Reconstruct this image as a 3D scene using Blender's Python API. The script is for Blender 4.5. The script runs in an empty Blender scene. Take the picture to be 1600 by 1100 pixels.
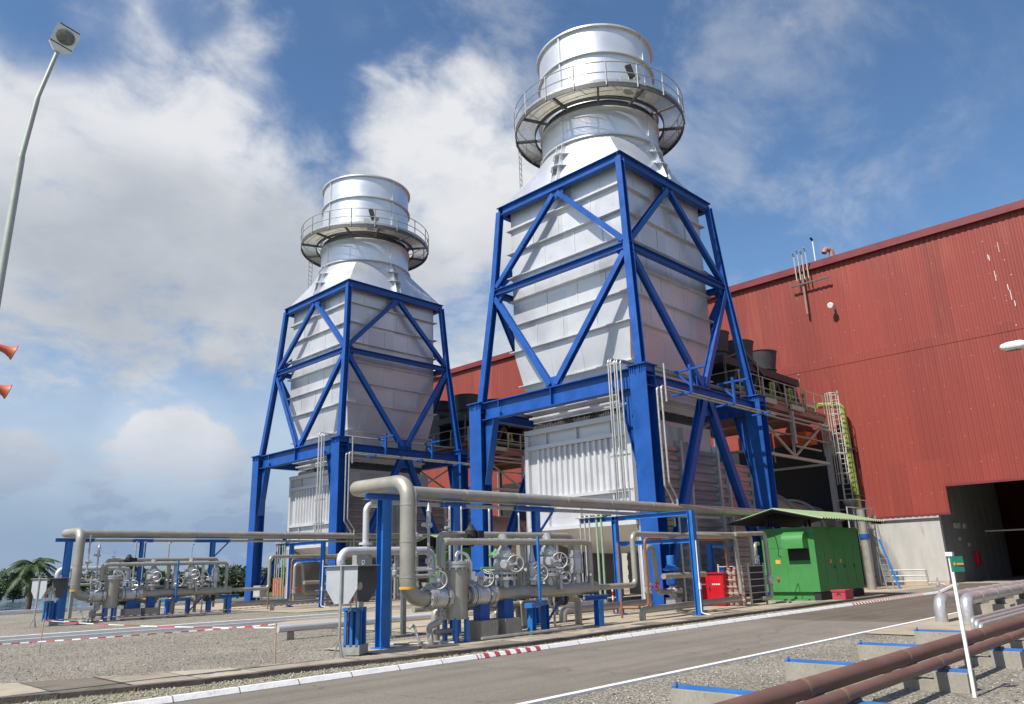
import bpy, math, random
from mathutils import Vector, Matrix, Quaternion, noise as mnoise
random.seed(7)
sc = bpy.context.scene
col = sc.collection
V = Vector
R = math.radians
PI = math.pi

# ------------------------------------------------------------------ materials
def mat(name, base, rough=.6, metal=0., nscale=3., namt=.12, bump=0., bscale=20., rvar=.1, stretch=None, dirt=None, coat=0., spec=.5):
    m = bpy.data.materials.new(name); m.use_nodes = True
    nt = m.node_tree; N = nt.nodes; L = nt.links
    b = N['Principled BSDF']
    tc = N.new('ShaderNodeTexCoord'); mp = N.new('ShaderNodeMapping'); L.new(tc.outputs['Object'], mp.inputs[0])
    if stretch: mp.inputs['Scale'].default_value = stretch
    n = N.new('ShaderNodeTexNoise'); n.inputs['Scale'].default_value = nscale; n.inputs['Detail'].default_value = 6; n.inputs['Roughness'].default_value = .6
    L.new(mp.outputs[0], n.inputs[0])
    r = N.new('ShaderNodeValToRGB')
    r.color_ramp.elements[0].position = .3; r.color_ramp.elements[1].position = .7
    c = base
    r.color_ramp.elements[0].color = (c[0]*(1-namt), c[1]*(1-namt), c[2]*(1-namt), 1)
    r.color_ramp.elements[1].color = (min(1,c[0]*(1+namt)), min(1,c[1]*(1+namt)), min(1,c[2]*(1+namt)), 1)
    L.new(n.outputs[0], r.inputs[0])
    out = r.outputs[0]
    if dirt:
        dcol, dthr, dsc = dirt
        n2 = N.new('ShaderNodeTexNoise'); n2.inputs['Scale'].default_value = dsc; n2.inputs['Detail'].default_value = 8; n2.inputs['Roughness'].default_value = .7
        L.new(mp.outputs[0], n2.inputs[0])
        mr = N.new('ShaderNodeMapRange'); mr.inputs[1].default_value = dthr; mr.inputs[2].default_value = dthr+.15; mr.clamp = True
        L.new(n2.outputs[0], mr.inputs[0])
        mx = N.new('ShaderNodeMixRGB'); mx.inputs[2].default_value = (*dcol, 1)
        L.new(mr.outputs[0], mx.inputs[0]); L.new(out, mx.inputs[1]); out = mx.outputs[0]
    L.new(out, b.inputs['Base Color'])
    b.inputs['Metallic'].default_value = metal
    b.inputs['Specular IOR Level'].default_value = spec
    mr = N.new('ShaderNodeMapRange'); mr.inputs[3].default_value = max(.02, rough-rvar); mr.inputs[4].default_value = min(1, rough+rvar)
    mr.inputs[1].default_value = .3; mr.inputs[2].default_value = .7
    L.new(n.outputs[0], mr.inputs[0]); L.new(mr.outputs[0], b.inputs['Roughness'])
    if coat: b.inputs['Coat Weight'].default_value = coat; b.inputs['Coat Roughness'].default_value = .2
    if bump:
        nb = N.new('ShaderNodeTexNoise'); nb.inputs['Scale'].default_value = bscale; nb.inputs['Detail'].default_value = 4
        L.new(mp.outputs[0], nb.inputs[0])
        bp = N.new('ShaderNodeBump'); bp.inputs['Strength'].default_value = bump; bp.inputs['Distance'].default_value = .05
        L.new(nb.outputs[0], bp.inputs['Height']); L.new(bp.outputs[0], b.inputs['Normal'])
    return m

M = {}
M['blue'] = mat('deep_blue_paint', (.006,.074,.32), .45, 0, 1.2, .20, .05, 6, .1, dirt=((.085,.06,.07),.665,2.2))
M['sky_blue'] = mat('light_blue_paint', (.02,.155,.47), .42, 0, 2.5, .14, .05, 8, .1, dirt=((.05,.1,.2),.68,5))
M['alu'] = mat('aluminium_sheet', (.67,.68,.70), .42, .48, .7, .06, .16, .9, .08, dirt=((.50,.50,.51),.62,1.6))
M['alu_shaded'] = mat('shaded_aluminium_sheet', (.46,.46,.475), .34, .75, .7, .10, .12, 1.3, .08, dirt=((.30,.30,.30),.6,1.6))  # aluminium darkened to put shade into the casing's side panels
M['alu_bright'] = mat('bright_aluminium_sheet', (.76,.77,.79), .40, .70, .6, .05, .10, .8, .06, dirt=((.60,.60,.61),.64,1.3))
M['white_alu'] = mat('pale_ribbed_sheet', (.60,.61,.63), .45, .35, .9, .06, .03, 2, .08, dirt=((.5,.5,.5),.66,2))
M['pipe'] = mat('dull_pipe_cladding', (.37,.35,.295), .42, .40, 2.2, .12, .06, 5, .1, dirt=((.30,.275,.21),.6,3))
M['silver'] = mat('silver_valve_paint', (.52,.52,.52), .36, .6, 6, .12, .08, 20, .1, dirt=((.33,.31,.27),.64,8))
M['dark_steel'] = mat('dark_weathered_steel_and_shade', (.10,.10,.105), .6, .3, 4, .2, .1, 12)  # also serves as painted shade on the shelter's second plate
M['galv'] = mat('galvanised_steel', (.42,.42,.40), .5, .55, 6, .15, .06, 14, dirt=((.3,.28,.22),.62,6))
M['brown'] = mat('brown_painted_pipe', (.155,.082,.062), .55, 0, 1.5, .2, .08, 6, dirt=((.2,.14,.11),.62,2.2))
M['rust'] = mat('copper_brown_pipe', (.26,.115,.06), .5, .1, 5, .2, .06, 14)
M['concrete'] = mat('weathered_concrete', (.30,.28,.235), .9, 0, 3.5, .16, .3, 30, dirt=((.11,.10,.085),.56,4), stretch=(1,1,.35))
M['concrete_pale'] = mat('pale_concrete', (.43,.42,.395), .9, 0, 2, .1, .2, 25, dirt=((.30,.29,.26),.6,2.5), stretch=(1,1,.25))
M['concrete_shaded'] = mat('shaded_concrete', (.17,.17,.165), .9, 0, 2, .12, .2, 25, dirt=((.10,.10,.095),.58,2.5), stretch=(1,1,.25))  # darker copy of the concrete, the hall interior's shade painted in
M['slab'] = mat('sandy_concrete_slab', (.36,.305,.225), .95, 0, .8, .16, .3, 20, dirt=((.20,.17,.13),.56,.7))
M['plinth'] = mat('pinkish_plinth', (.45,.31,.25), .9, 0, 2, .12, .1, 20)
M['white'] = mat('white_paint', (.78,.77,.74), .6, 0, 5, .06, .1, 20, dirt=((.5,.49,.45),.63,6))
M['band'] = mat('dull_weld_band', (.19,.115,.075), .6, 0, 5, .2)
M['blue_plate'] = mat('blue_plate_paint', (.03,.14,.38), .55, 0, 3, .15, .05, 8, dirt=((.10,.14,.2),.62,5))
M['red_box'] = mat('red_enamel', (.50,.012,.022), .35, 0, 2, .1, .03, 6, coat=.2)
M['pink_box'] = mat('faded_red_enamel', (.42,.05,.075), .5, 0, 3, .15, .05, 8)
M['green'] = mat('green_enamel', (.055,.235,.065), .45, 0, 1.2, .08, .05, 4, dirt=((.05,.2,.06),.66,2))
M['pale_green'] = mat('faded_green_sheet', (.20,.28,.14), .6, 0, 3, .15, .05, 8)
M['lime'] = mat('lime_pipe_paint', (.27,.33,.06), .5, 0, 3, .12, .05, 8)
M['mint'] = mat('pale_green_pipe', (.25,.35,.24), .5, .1, 3, .12, .05, 8)
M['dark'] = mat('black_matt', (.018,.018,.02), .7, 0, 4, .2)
M['fan'] = mat('grey_black_fan_shell', (.052,.055,.06), .6, .1, 2, .22, .1, 10, dirt=((.10,.10,.10),.6,3))
M['orange'] = mat('orange_plastic', (.62,.12,.03), .6, 0, 4, .1)
M['yellow'] = mat('yellow_sticker', (.65,.36,.06), .6, 0, 4, .1)
M['pinkish'] = mat('pink_brown_paint', (.34,.19,.16), .6, 0, 3, .12, .05, 8)
M['sign_green'] = mat('sign_green', (.02,.19,.13), .5, 0, 3, .08)
M['horn'] = mat('orange_red_horn', (.50,.11,.065), .5, 0, 5, .12)
M['lamp_grey'] = mat('lamp_grey', (.40,.43,.38), .5, .1, 3, .1)
M['lens'] = mat('smoked_lens', (.16,.15,.12), .2, 0, 14, .4)
M['trunk'] = mat('bark', (.10,.075,.05), .9, 0, 12, .3, .4, 20)
M['wood'] = mat('raw_wood_stake', (.42,.28,.17), .8, 0, 10, .2)
M['roofred'] = mat('dark_red_trim', (.17,.026,.03), .5, 0, 1, .1)
M['grey_paint'] = mat('pale_grey_paint', (.40,.43,.45), .6, 0, 2, .08, .04, 6, dirt=((.30,.30,.29),.62,4))
M['cream'] = mat('cream_rail_paint', (.44,.425,.36), .55, .1, 4, .12, dirt=((.3,.27,.2),.64,5))

def panelled(m, py, pz):
    # individual sheets of cladding differ slightly in tone
    nt = m.node_tree; N = nt.nodes; L = nt.links; b = N['Principled BSDF']; src = b.inputs['Base Color'].links[0].from_socket
    tc = N.new('ShaderNodeTexCoord'); sp = N.new('ShaderNodeSeparateXYZ'); L.new(tc.outputs['Object'], sp.inputs[0]); cb = N.new('ShaderNodeCombineXYZ')
    for k, per in enumerate((py, py, pz)):
        dd = N.new('ShaderNodeMath'); dd.operation = 'DIVIDE'; dd.inputs[1].default_value = per; L.new(sp.outputs[k], dd.inputs[0])
        fl = N.new('ShaderNodeMath'); fl.operation = 'FLOOR'; L.new(dd.outputs[0], fl.inputs[0]); L.new(fl.outputs[0], cb.inputs[k])
    wn = N.new('ShaderNodeTexWhiteNoise'); wn.noise_dimensions = '3D'; L.new(cb.outputs[0], wn.inputs['Vector'])
    wr = N.new('ShaderNodeMapRange'); wr.inputs[3].default_value = .86; wr.inputs[4].default_value = 1.04; L.new(wn.outputs['Value'], wr.inputs[0])
    mx = N.new('ShaderNodeMixRGB'); mx.blend_type = 'MULTIPLY'; mx.inputs[0].default_value = 1; L.new(src, mx.inputs[1]); L.new(wr.outputs[0], mx.inputs[2]); L.new(mx.outputs[0], b.inputs['Base Color'])
panelled(M['alu'], 2.1, 1.37)
def foliage(name, a, b_):
    m = mat(name, a, .55, 0, 2, .1)
    nt = m.node_tree; N = nt.nodes; L = nt.links; b = N['Principled BSDF']
    oi = N.new('ShaderNodeNewGeometry')
    rp = N.new('ShaderNodeValToRGB'); rp.color_ramp.elements[0].color = (*a, 1); rp.color_ramp.elements[1].color = (*b_, 1)
    L.new(oi.outputs['Random Per Island'], rp.inputs[0]); L.new(rp.outputs[0], b.inputs['Base Color'])
    b.inputs['Subsurface Weight'].default_value = 0
    b.inputs['Transmission Weight'].default_value = 0
    return m
M['leaf'] = foliage('broad_leaf', (.02,.042,.011), (.06,.10,.024))
M['leaf_dark'] = foliage('dark_leaf', (.012,.028,.010), (.036,.062,.02))
M['palm'] = foliage('palm_leaf', (.018,.045,.012), (.06,.095,.025))

def red_cladding():
    m = mat('red_corrugated_paint', (.242,.038,.026), .6, 0, .35, .10, .03, 3, .08, stretch=(1,1,.12))
    nt = m.node_tree; N = nt.nodes; L = nt.links; b = N['Principled BSDF']
    src = b.inputs['Base Color'].links[0].from_socket
    tc = N.new('ShaderNodeTexCoord')
    # chalky vertical streaks
    mp = N.new('ShaderNodeMapping'); mp.inputs['Scale'].default_value = (1, 3.2, .16); L.new(tc.outputs['Object'], mp.inputs[0])
    n = N.new('ShaderNodeTexNoise'); n.inputs['Scale'].default_value = 1.1; n.inputs['Detail'].default_value = 8; n.inputs['Roughness'].default_value = .75
    L.new(mp.outputs[0], n.inputs[0])
    big = N.new('ShaderNodeTexNoise'); big.inputs['Scale'].default_value = .16; L.new(tc.outputs['Object'], big.inputs[0])
    mu = N.new('ShaderNodeMath'); mu.operation = 'MULTIPLY'; L.new(n.outputs[0], mu.inputs[0]); L.new(big.outputs[0], mu.inputs[1])
    mr = N.new('ShaderNodeMapRange'); mr.inputs[1].default_value = .27; mr.inputs[2].default_value = .40; mr.inputs[4].default_value = .42; L.new(mu.outputs[0], mr.inputs[0])
    mx = N.new('ShaderNodeMixRGB'); mx.inputs[2].default_value = (.36,.105,.07,1); L.new(mr.outputs[0], mx.inputs[0]); L.new(src, mx.inputs[1])
    # fastener rows
    sp = N.new('ShaderNodeSeparateXYZ'); L.new(tc.outputs['Object'], sp.inputs[0])
    def near(sock, period, half):
        a = N.new('ShaderNodeMath'); a.operation = 'DIVIDE'; a.inputs[1].default_value = period; L.new(sock, a.inputs[0])
        f = N.new('ShaderNodeMath'); f.operation = 'FRACT'; L.new(a.outputs[0], f.inputs[0])
        c = N.new('ShaderNodeMath'); c.operation = 'COMPARE'; c.inputs[1].default_value = .5; c.inputs[2].default_value = half/period; L.new(f.outputs[0], c.inputs[0]); return c.outputs[0]
    a = near(sp.outputs[2], 1.6, .022); c = near(sp.outputs[1], .60, .03)
    m1 = N.new('ShaderNodeMath'); m1.operation = 'MULTIPLY'; L.new(a, m1.inputs[0]); L.new(c, m1.inputs[1])
    n3 = N.new('ShaderNodeTexNoise'); n3.inputs['Scale'].default_value = 1.7; L.new(tc.outputs['Object'], n3.inputs[0])
    g = N.new('ShaderNodeMapRange'); g.inputs[1].default_value = .42; g.inputs[2].default_value = .62; L.new(n3.outputs[0], g.inputs[0])
    m2 = N.new('ShaderNodeMath'); m2.operation = 'MULTIPLY'; L.new(m1.outputs[0], m2.inputs[0]); L.new(g.outputs[0], m2.inputs[1])
    mx2 = N.new('ShaderNodeMixRGB'); mx2.inputs[2].default_value = (.42,.22,.18,1); L.new(m2.outputs[0], mx2.inputs[0]); L.new(mx.outputs[0], mx2.inputs[1])
    # each sheet weathered a little differently
    cb = N.new('ShaderNodeCombineXYZ')
    for k, (ax, per) in enumerate(((1,1.04),(2,7.6))):
        dd = N.new('ShaderNodeMath'); dd.operation = 'DIVIDE'; dd.inputs[1].default_value = per; L.new(sp.outputs[ax], dd.inputs[0])
        fl = N.new('ShaderNodeMath'); fl.operation = 'FLOOR'; L.new(dd.outputs[0], fl.inputs[0]); L.new(fl.outputs[0], cb.inputs[k])
    wn = N.new('ShaderNodeTexWhiteNoise'); wn.noise_dimensions = '2D'; L.new(cb.outputs[0], wn.inputs['Vector'])
    wr = N.new('ShaderNodeMapRange'); wr.inputs[3].default_value = .90; wr.inputs[4].default_value = 1.08; L.new(wn.outputs['Value'], wr.inputs[0])
    mx3 = N.new('ShaderNodeMixRGB'); mx3.blend_type = 'MULTIPLY'; mx3.inputs[0].default_value = 1; L.new(mx2.outputs[0], mx3.inputs[1]); L.new(wr.outputs[0], mx3.inputs[2])
    L.new(mx3.outputs[0], b.inputs['Base Color'])
    return m
M['red'] = red_cladding()

def gravel():
    m = bpy.data.materials.new('crushed_gravel'); m.use_nodes = True
    nt = m.node_tree; N = nt.nodes; L = nt.links; b = N['Principled BSDF']
    tc = N.new('ShaderNodeTexCoord')
    v = N.new('ShaderNodeTexVoronoi'); v.inputs['Scale'].default_value = 32; L.new(tc.outputs['Object'], v.inputs[0])
    v2 = N.new('ShaderNodeTexVoronoi'); v2.inputs['Scale'].default_value = 64; L.new(tc.outputs['Object'], v2.inputs[0])
    sep = N.new('ShaderNodeSeparateColor'); L.new(v.outputs['Color'], sep.inputs[0])
    rp = N.new('ShaderNodeValToRGB'); e = rp.color_ramp.elements
    e[0].color = (.17,.152,.122,1); e[1].color = (.57,.515,.425,1)
    k = e.new(.35); k.color = (.27,.245,.20,1); k = e.new(.75); k.color = (.385,.35,.29,1)
    L.new(sep.outputs[0], rp.inputs[0])
    n = N.new('ShaderNodeTexNoise'); n.inputs['Scale'].default_value = .45; n.inputs['Detail'].default_value = 6; L.new(tc.outputs['Object'], n.inputs[0])
    mr = N.new('ShaderNodeMapRange'); mr.inputs[1].default_value = .35; mr.inputs[2].default_value = .7; mr.inputs[3].default_value = 1.08; mr.inputs[4].default_value = .78; L.new(n.outputs[0], mr.inputs[0])
    mx = N.new('ShaderNodeMixRGB'); mx.blend_type = 'MULTIPLY'; mx.inputs[0].default_value = 1; L.new(rp.outputs[0], mx.inputs[1]); L.new(mr.outputs[0], mx.inputs[2])
    L.new(mx.outputs[0], b.inputs['Base Color']); b.inputs['Roughness'].default_value = .95
    ad = N.new('ShaderNodeMath'); ad.operation = 'ADD'; L.new(v.outputs['Distance'], ad.inputs[0]); 
    h2 = N.new('ShaderNodeMath'); h2.operation = 'MULTIPLY'; h2.inputs[1].default_value = .5; L.new(v2.outputs['Distance'], h2.inputs[0]); L.new(h2.outputs[0], ad.inputs[1])
    bp = N.new('ShaderNodeBump'); bp.invert = True; bp.inputs['Strength'].default_value = .9; bp.inputs['Distance'].default_value = .05
    L.new(ad.outputs[0], bp.inputs['Height']); L.new(bp.outputs[0], b.inputs['Normal'])
    return m
M['gravel'] = gravel()

def asphalt():
    m = mat('worn_asphalt', (.19,.168,.138), .9, 0, .5, .10, .35, 90, .05, dirt=((.135,.118,.096),.55,.35))
    nt = m.node_tree; N = nt.nodes; L = nt.links; b = N['Principled BSDF']
    src = b.inputs['Base Color'].links[0].from_socket
    tc = N.new('ShaderNodeTexCoord'); n = N.new('ShaderNodeTexNoise'); n.inputs['Scale'].default_value = 60; n.inputs['Detail'].default_value = 3
    L.new(tc.outputs['Object'], n.inputs[0])
    mr = N.new('ShaderNodeMapRange'); mr.inputs[1].default_value = .35; mr.inputs[2].default_value = .68; mr.inputs[3].default_value = .75; mr.inputs[4].default_value = 1.25; L.new(n.outputs[0], mr.inputs[0])
    mx = N.new('ShaderNodeMixRGB'); mx.blend_type = 'MULTIPLY'; mx.inputs[0].default_value = 1; L.new(src, mx.inputs[1]); L.new(mr.outputs[0], mx.inputs[2])
    # darker newer patch towards the hall
    sp = N.new('ShaderNodeSeparateXYZ'); L.new(tc.outputs['Object'], sp.inputs[0])
    w = N.new('ShaderNodeMath'); w.operation = 'GREATER_THAN'; w.inputs[1].default_value = 22.5; L.new(sp.outputs[0], w.inputs[0])
    mx2 = N.new('ShaderNodeMixRGB'); mx2.blend_type = 'MULTIPLY'; mx2.inputs[2].default_value = (.68,.63,.60,1); L.new(w.outputs[0], mx2.inputs[0]); L.new(mx.outputs[0], mx2.inputs[1])
    # cracks and tyre marks
    wv = N.new('ShaderNodeTexNoise'); wv.inputs['Scale'].default_value = 1.6; wv.inputs['Detail'].default_value = 5; L.new(tc.outputs['Object'], wv.inputs[0])
    va = N.new('ShaderNodeVectorMath'); va.operation = 'SCALE'; va.inputs[3].default_value = .9; L.new(wv.outputs['Color'], va.inputs[0])
    vb = N.new('ShaderNodeVectorMath'); vb.operation = 'ADD'; L.new(tc.outputs['Object'], vb.inputs[0]); L.new(va.outputs[0], vb.inputs[1])
    vo = N.new('ShaderNodeTexVoronoi'); vo.feature = 'DISTANCE_TO_EDGE'; vo.inputs['Scale'].default_value = .22; L.new(vb.outputs[0], vo.inputs[0])
    ck = N.new('ShaderNodeMath'); ck.operation = 'LESS_THAN'; ck.inputs[1].default_value = .0028; L.new(vo.outputs[0], ck.inputs[0])
    ckm = N.new('ShaderNodeMath'); ckm.operation = 'MULTIPLY'; ckm.inputs[1].default_value = .55; L.new(ck.outputs[0], ckm.inputs[0])
    m3x = N.new('ShaderNodeMixRGB'); m3x.inputs[2].default_value = (.05,.045,.04,1); L.new(ckm.outputs[0], m3x.inputs[0]); L.new(mx2.outputs[0], m3x.inputs[1])
    tm = N.new('ShaderNodeMapping'); tm.inputs['Scale'].default_value = (.05,1.3,1); L.new(tc.outputs['Object'], tm.inputs[0])
    tn = N.new('ShaderNodeTexNoise'); tn.inputs['Scale'].default_value = 1.5; tn.inputs['Detail'].default_value = 5; L.new(tm.outputs[0], tn.inputs[0])
    tr = N.new('ShaderNodeMapRange'); tr.inputs[1].default_value = .42; tr.inputs[2].default_value = .7; tr.inputs[3].default_value = 1.06; tr.inputs[4].default_value = .80; L.new(tn.outputs[0], tr.inputs[0])
    m4x = N.new('ShaderNodeMixRGB'); m4x.blend_type = 'MULTIPLY'; m4x.inputs[0].default_value = 1; L.new(m3x.outputs[0], m4x.inputs[1]); L.new(tr.outputs[0], m4x.inputs[2])
    L.new(m4x.outputs[0], b.inputs['Base Color']); return m
M['asphalt'] = asphalt()

def kerb_mat():
    m = mat('painted_kerb', (.68,.67,.66), .8, 0, 4, .08, .2, 25, dirt=((.36,.34,.30),.58,3.5))
    nt = m.node_tree; N = nt.nodes; L = nt.links; b = N['Principled BSDF']
    src = b.inputs['Base Color'].links[0].from_socket
    tc = N.new('ShaderNodeTexCoord'); sp = N.new('ShaderNodeSeparateXYZ'); L.new(tc.outputs['Object'], sp.inputs[0])
    def rng(a, c):
        x = N.new('ShaderNodeMath'); x.operation = 'COMPARE'; x.inputs[1].default_value = (a+c)/2; x.inputs[2].default_value = (c-a)/2; L.new(sp.outputs[0], x.inputs[0]); return x.outputs[0]
    s = N.new('ShaderNodeMath'); s.operation = 'ADD'; L.new(rng(10.9, 12.9), s.inputs[0]); L.new(rng(29.6, 37.6), s.inputs[1])
    d = N.new('ShaderNodeMath'); d.operation = 'DIVIDE'; d.inputs[1].default_value = .30; L.new(sp.outputs[0], d.inputs[0])
    f = N.new('ShaderNodeMath'); f.operation = 'FRACT'; L.new(d.outputs[0], f.inputs[0])
    g = N.new('ShaderNodeMath'); g.operation = 'LESS_THAN'; g.inputs[1].default_value = .45; L.new(f.outputs[0], g.inputs[0])
    mu = N.new('ShaderNodeMath'); mu.operation = 'MULTIPLY'; L.new(s.outputs[0], mu.inputs[0]); L.new(g.outputs[0], mu.inputs[1])
    mx = N.new('ShaderNodeMixRGB'); mx.inputs[2].default_value = (.36,.045,.07,1); L.new(mu.outputs[0], mx.inputs[0]); L.new(src, mx.inputs[1])
    # joints between kerb stones
    d2 = N.new('ShaderNodeMath'); d2.operation = 'FRACT'; L.new(sp.outputs[0], d2.inputs[0])
    c2 = N.new('ShaderNodeMath'); c2.operation = 'LESS_THAN'; c2.inputs[1].default_value = .022; L.new(d2.outputs[0], c2.inputs[0])
    mx2 = N.new('ShaderNodeMixRGB'); mx2.inputs[2].default_value = (.2,.18,.16,1); L.new(c2.outputs[0], mx2.inputs[0]); L.new(mx.outputs[0], mx2.inputs[1])
    L.new(mx2.outputs[0], b.inputs['Base Color']); return m
M['kerb'] = kerb_mat()

def tape_mat():
    m = mat('red_white_tape', (.8,.78,.76), .5)
    nt = m.node_tree; N = nt.nodes; L = nt.links; b = N['Principled BSDF']
    tc = N.new('ShaderNodeTexCoord'); sp = N.new('ShaderNodeSeparateXYZ'); L.new(tc.outputs['Object'], sp.inputs[0])
    d = N.new('ShaderNodeMath'); d.operation = 'DIVIDE'; d.inputs[1].default_value = .24; L.new(sp.outputs[0], d.inputs[0])
    f = N.new('ShaderNodeMath'); f.operation = 'FRACT'; L.new(d.outputs[0], f.inputs[0])
    g = N.new('ShaderNodeMath'); g.operation = 'LESS_THAN'; g.inputs[1].default_value = .5; L.new(f.outputs[0], g.inputs[0])
    mx = N.new('ShaderNodeMixRGB'); mx.inputs[1].default_value = (.8,.78,.76,1); mx.inputs[2].default_value = (.45,.06,.075,1); L.new(g.outputs[0], mx.inputs[0]); L.new(mx.outputs[0], b.inputs['Base Color'])
    return m
M['tape'] = tape_mat()

def paver_mat():
    m = mat('mouldy_paving_blocks', (.36,.31,.235), .95, 0, 2.5, .14, .3, 30, dirt=((.12,.10,.085),.52,1.4))
    nt = m.node_tree; N = nt.nodes; L = nt.links; b = N['Principled BSDF']
    src = b.inputs['Base Color'].links[0].from_socket
    tc = N.new('ShaderNodeTexCoord'); sp = N.new('ShaderNodeSeparateXYZ'); L.new(tc.outputs['Object'], sp.inputs[0])
    f = N.new('ShaderNodeMath'); f.operation = 'FRACT'; L.new(sp.outputs[0], f.inputs[0])
    fl = N.new('ShaderNodeMath'); fl.operation = 'FLOOR'; L.new(sp.outputs[0], fl.inputs[0])
    wn = N.new('ShaderNodeTexWhiteNoise'); wn.noise_dimensions = '1D'; L.new(fl.outputs[0], wn.inputs['W'])
    mr = N.new('ShaderNodeMapRange'); mr.inputs[3].default_value = .45; mr.inputs[4].default_value = 1.15; L.new(wn.outputs['Value'], mr.inputs[0])
    mx = N.new('ShaderNodeMixRGB'); mx.blend_type = 'MULTIPLY'; mx.inputs[0].default_value = 1; L.new(src, mx.inputs[1]); L.new(mr.outputs[0], mx.inputs[2])
    c = N.new('ShaderNodeMath'); c.operation = 'LESS_THAN'; c.inputs[1].default_value = .03; L.new(f.outputs[0], c.inputs[0])
    mx2 = N.new('ShaderNodeMixRGB'); mx2.inputs[2].default_value = (.05,.045,.04,1); L.new(c.outputs[0], mx2.inputs[0]); L.new(mx.outputs[0], mx2.inputs[1])
    L.new(mx2.outputs[0], b.inputs['Base Color']); return m
M['paver'] = paver_mat()
M['kerbstone'] = mat('dark_kerbstone', (.115,.095,.085), .95, 0, 3, .25, .3, 30, dirt=((.24,.21,.17),.6,3))
M['grass'] = mat('rough_grass', (.07,.105,.03), .95, 0, .4, .3, .4, 9, dirt=((.16,.14,.07),.58,.25))
M['verge'] = mat('weedy_gravel', (.20,.19,.11), .95, 0, 5, .3, .5, 30, dirt=((.36,.33,.28),.5,14))
M['water'] = mat('lagoon_water', (.10,.16,.20), .12, 0, 1, .1, .05, 3)
M['hill'] = mat('distant_hillside', (.055,.085,.085), .95, 0, .05, .25, .6, .4)

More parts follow.
